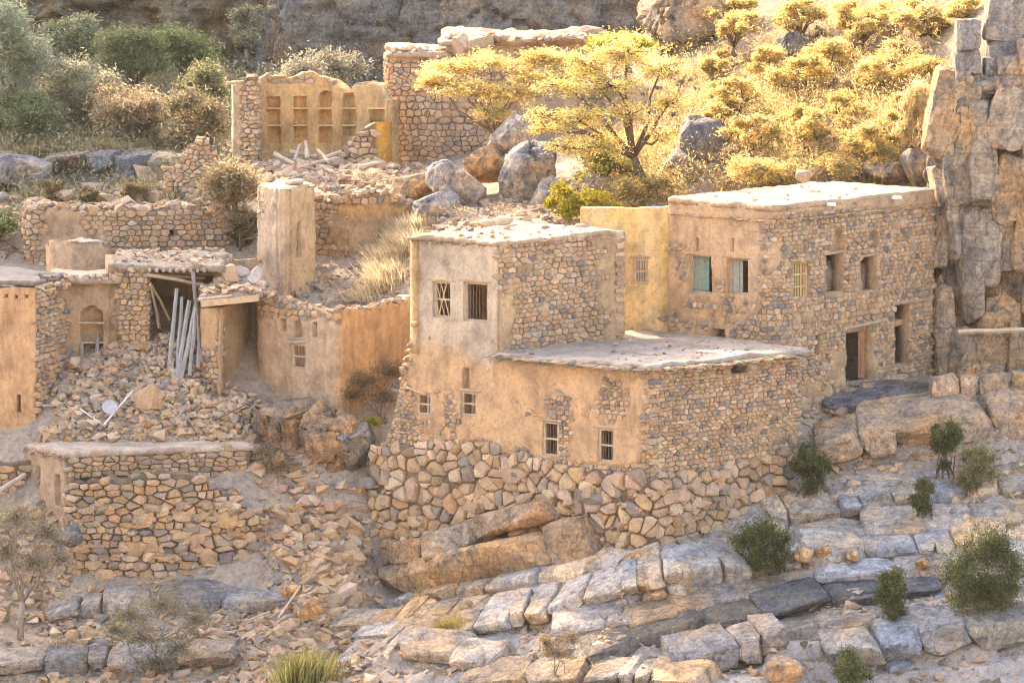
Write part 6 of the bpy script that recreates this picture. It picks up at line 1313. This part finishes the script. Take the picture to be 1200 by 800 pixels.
plant('dry_bush', 'round grey brown twiggy bush in the bottom centre ledges', 'bush', (655, 788, -9.2), [(640, 752, 0, 18, 16), (668, 748, 0, 18, 16), (655, 765, -.2, 26, 13)], 3200, (.085, .016), (.23, .18, .12), .03, None, 1., bark=(.27, .22, .17), clumps=44, spread=.25, stems=6, up=.4, shell=.3)
plant('dry_bush', 'grey dry bush at the right edge of the boulder group', 'bush', (318, 560, 4.2), [(310, 530, 0, 22, 16), (328, 545, 0, 16, 12)], 1500, (.1, .02), (.27, .22, .14), .03, None, 1., clumps=36, stems=5, up=.4, shell=.3)
plant('dry_bush', 'tall thin sprig of pale dry twigs below the bedrock slab', 'bush', (492, 712, -.2), [(492, 690, 0, 7, 12), (486, 700, 0, 7, 8), (500, 702, 0, 7, 8)], 500, (.09, .02), (.45, .36, .16), .018, None, .9, clumps=12, stems=3, up=.5)
plant('dry_bush', 'tangle of bare grey brush on the slope above the upper room roof', 'bush', (575, 262, 13.5), [(545, 248, 0, 30, 9), (590, 245, 0, 28, 10), (620, 252, 0, 24, 8)], 900, (.12, .015), (.42, .36, .27), .03, None, 1.2, bark=(.42, .36, .28), clumps=60, stems=6, up=.5, shell=.3)
plant('dry_bush', 'tangle of bare brush on the rubble right of the upper ruin', 'bush', (440, 218, 23), [(425, 205, 0, 24, 9), (455, 212, 0, 22, 8)], 700, (.14, .018), (.40, .33, .25), .03, None, 1.2, bark=(.38, .32, .25), clumps=46, stems=6, up=.5, shell=.3)
def grass(lab, spots, n, h, tint, wd=.02, lean=.5, group=None, name='grass_tuft', spread=.25, dirn=(0, 0)):
    o = None; V, T = [], []
    for s_ in spots:
        b = GP(s_[0], s_[2]) if s_[1] is None else P(*s_[:3]); k = len(s_) > 3 and s_[3] or 1; m = int(n)
        r = NR.normal(size=(m, 2)) * spread * k; a = NR.uniform(0, 6.28, m); ln = NR.uniform(.1, 1, m) * lean; hh = h * k * NR.uniform(.55, 1.15, m)
        p0 = b + np.column_stack([r, np.full(m, -.05)]); dv = np.column_stack([np.cos(a) * ln + dirn[0] + r[:, 0] * .8 / (spread * k + .01) * .25, np.sin(a) * ln + dirn[1], np.ones(m)]); dv /= np.linalg.norm(dv, axis=1)[:, None]
        p1 = p0 + dv * hh[:, None] * .6; p2 = p0 + dv * hh[:, None] + np.column_stack([np.cos(a), np.sin(a), np.full(m, -.9)]) * (hh * ln * .28)[:, None]
        sd = np.column_stack([np.sin(a), -np.cos(a), 0 * a]) * wd
        V.append(np.stack([p0 - sd, p0 + sd, p1 + sd * .8, p1 - sd * .8, p1 - sd * .8, p1 + sd * .8, p2 + sd * .15, p2 - sd * .15], 1).reshape(-1, 3)); T.append(np.repeat(np.array(tint) * NR.uniform(.7, 1.25, (m, 1)), 8, axis=0))
    V = np.concatenate(V); o = mk(name, V, np.arange(len(V)).reshape(-1, 4), M_LEAF, None, np.concatenate(T), P(*spots[0][:3]) if spots[0][1] is not None else GP(spots[0][0], spots[0][2]))
    return setp(o, lab, 'grass' if name == 'grass_tuft' else 'plant', group)
grass('big pale straw grass drooping down the slope behind the ruined wall', [(R.gauss(466, 12) + 13 * (Y_ - 14.4), None, Y_, R.uniform(.5, 1.15)) for Y_ in [R.uniform(12.4, 16.8) for _ in range(60)]], 200, .72, (.70, .58, .38), .008, 1.0, spread=.3, dirn=(-.35, -.6))
grass('small yellow grass tuft on the ledge below the bedrock slab', [(538, 742, -4.0, 1), (528, 742, -4.0, .8)], 420, .75, (.52, .42, .15), .012, .6, spread=.16, dirn=(-.25, 0))
grass('spiky yellow green plant at the bottom left of centre', [(355, None, -6.5, 1.0), (343, None, -6.8, .9), (366, None, -6.6, .9)], 170, 1.35, (.33, .31, .11), .028, .35, name='spiky_plant', spread=.26)
grass('dry straw tuft beside the spiky plant at the bottom', [(385, None, -6.0, .9), (398, None, -5.2, .8)], 220, .75, (.48, .37, .22), .013, .7)
grass('dry straw tufts among the grey slabs at the bottom left', [(70, None, -2.5, .9), (95, None, -3.2, .8), (52, None, -3, .7), (255, None, -3.8, .8)], 200, .7, (.40, .31, .19), .013, .8)
grass('pale grass on the rubble beside the doorway roof', [(262, None, 9.9, .7), (305, None, 10.5, .8)], 160, .6, (.50, .40, .22), .013, .8)
o = grass('short dry grass dotted over the lower slope', [(R.uniform(300, 1190), None, R.uniform(-11, 1.5), R.uniform(.3, .7)) for i in range(200)], 34, .42, (.36, .30, .17), .011, .9, name='dry_grass', spread=.12); o['kind'] = 'stuff'; del o['category']
o = grass('short dry grass and weeds on the golden slope', [(R.uniform(690, 1080), None, R.uniform(14.5, 33), R.uniform(.7, 1.5)) for i in range(170)], 46, .6, (.50, .38, .18), .018, 1.0, name='dry_grass', spread=.3); o['kind'] = 'stuff'; del o['category']
o = grass('dull weeds on the shaded slope at upper left', [(R.uniform(-10, 275), None, R.uniform(24, 60), R.uniform(.7, 1.5)) for i in range(170)], 40, .6, (.20, .18, .09), .018, 1.0, name='dry_grass', spread=.35); o['kind'] = 'stuff'; del o['category']


# ------------------------------------------------------------------ air: the dusty haze that fades the far cliff
def haze_b(N, L, out):
    v = N('ShaderNodeVolumePrincipled'); v.inputs['Color'].default_value = (.95, .92, .86, 1); v.inputs['Density'].default_value = .00005; v.inputs['Anisotropy'].default_value = .2; L(v.outputs[0], out.inputs['Volume'])
M_HAZE = material('haze_air', haze_b)
zl, zh = float(gz.min()) - 1.2, float(max(gz.max(), CAM[2], 30)) + 3
mb = MB(); mb.box([(GX[0] + GX[-1]) / 2, (GY[0] + GY[-1]) / 2, (zl + zh) / 2], [(GX[-1] - GX[0]) / 2 + 3, 0, 0], [0, (GY[-1] - GY[0]) / 2 + 3, 0], [0, 0, (zh - zl) / 2])
hz = mb.build('haze', M_HAZE); hz['kind'] = 'stuff'; hz['label'] = 'thin dusty haze in the sunny air of the valley'
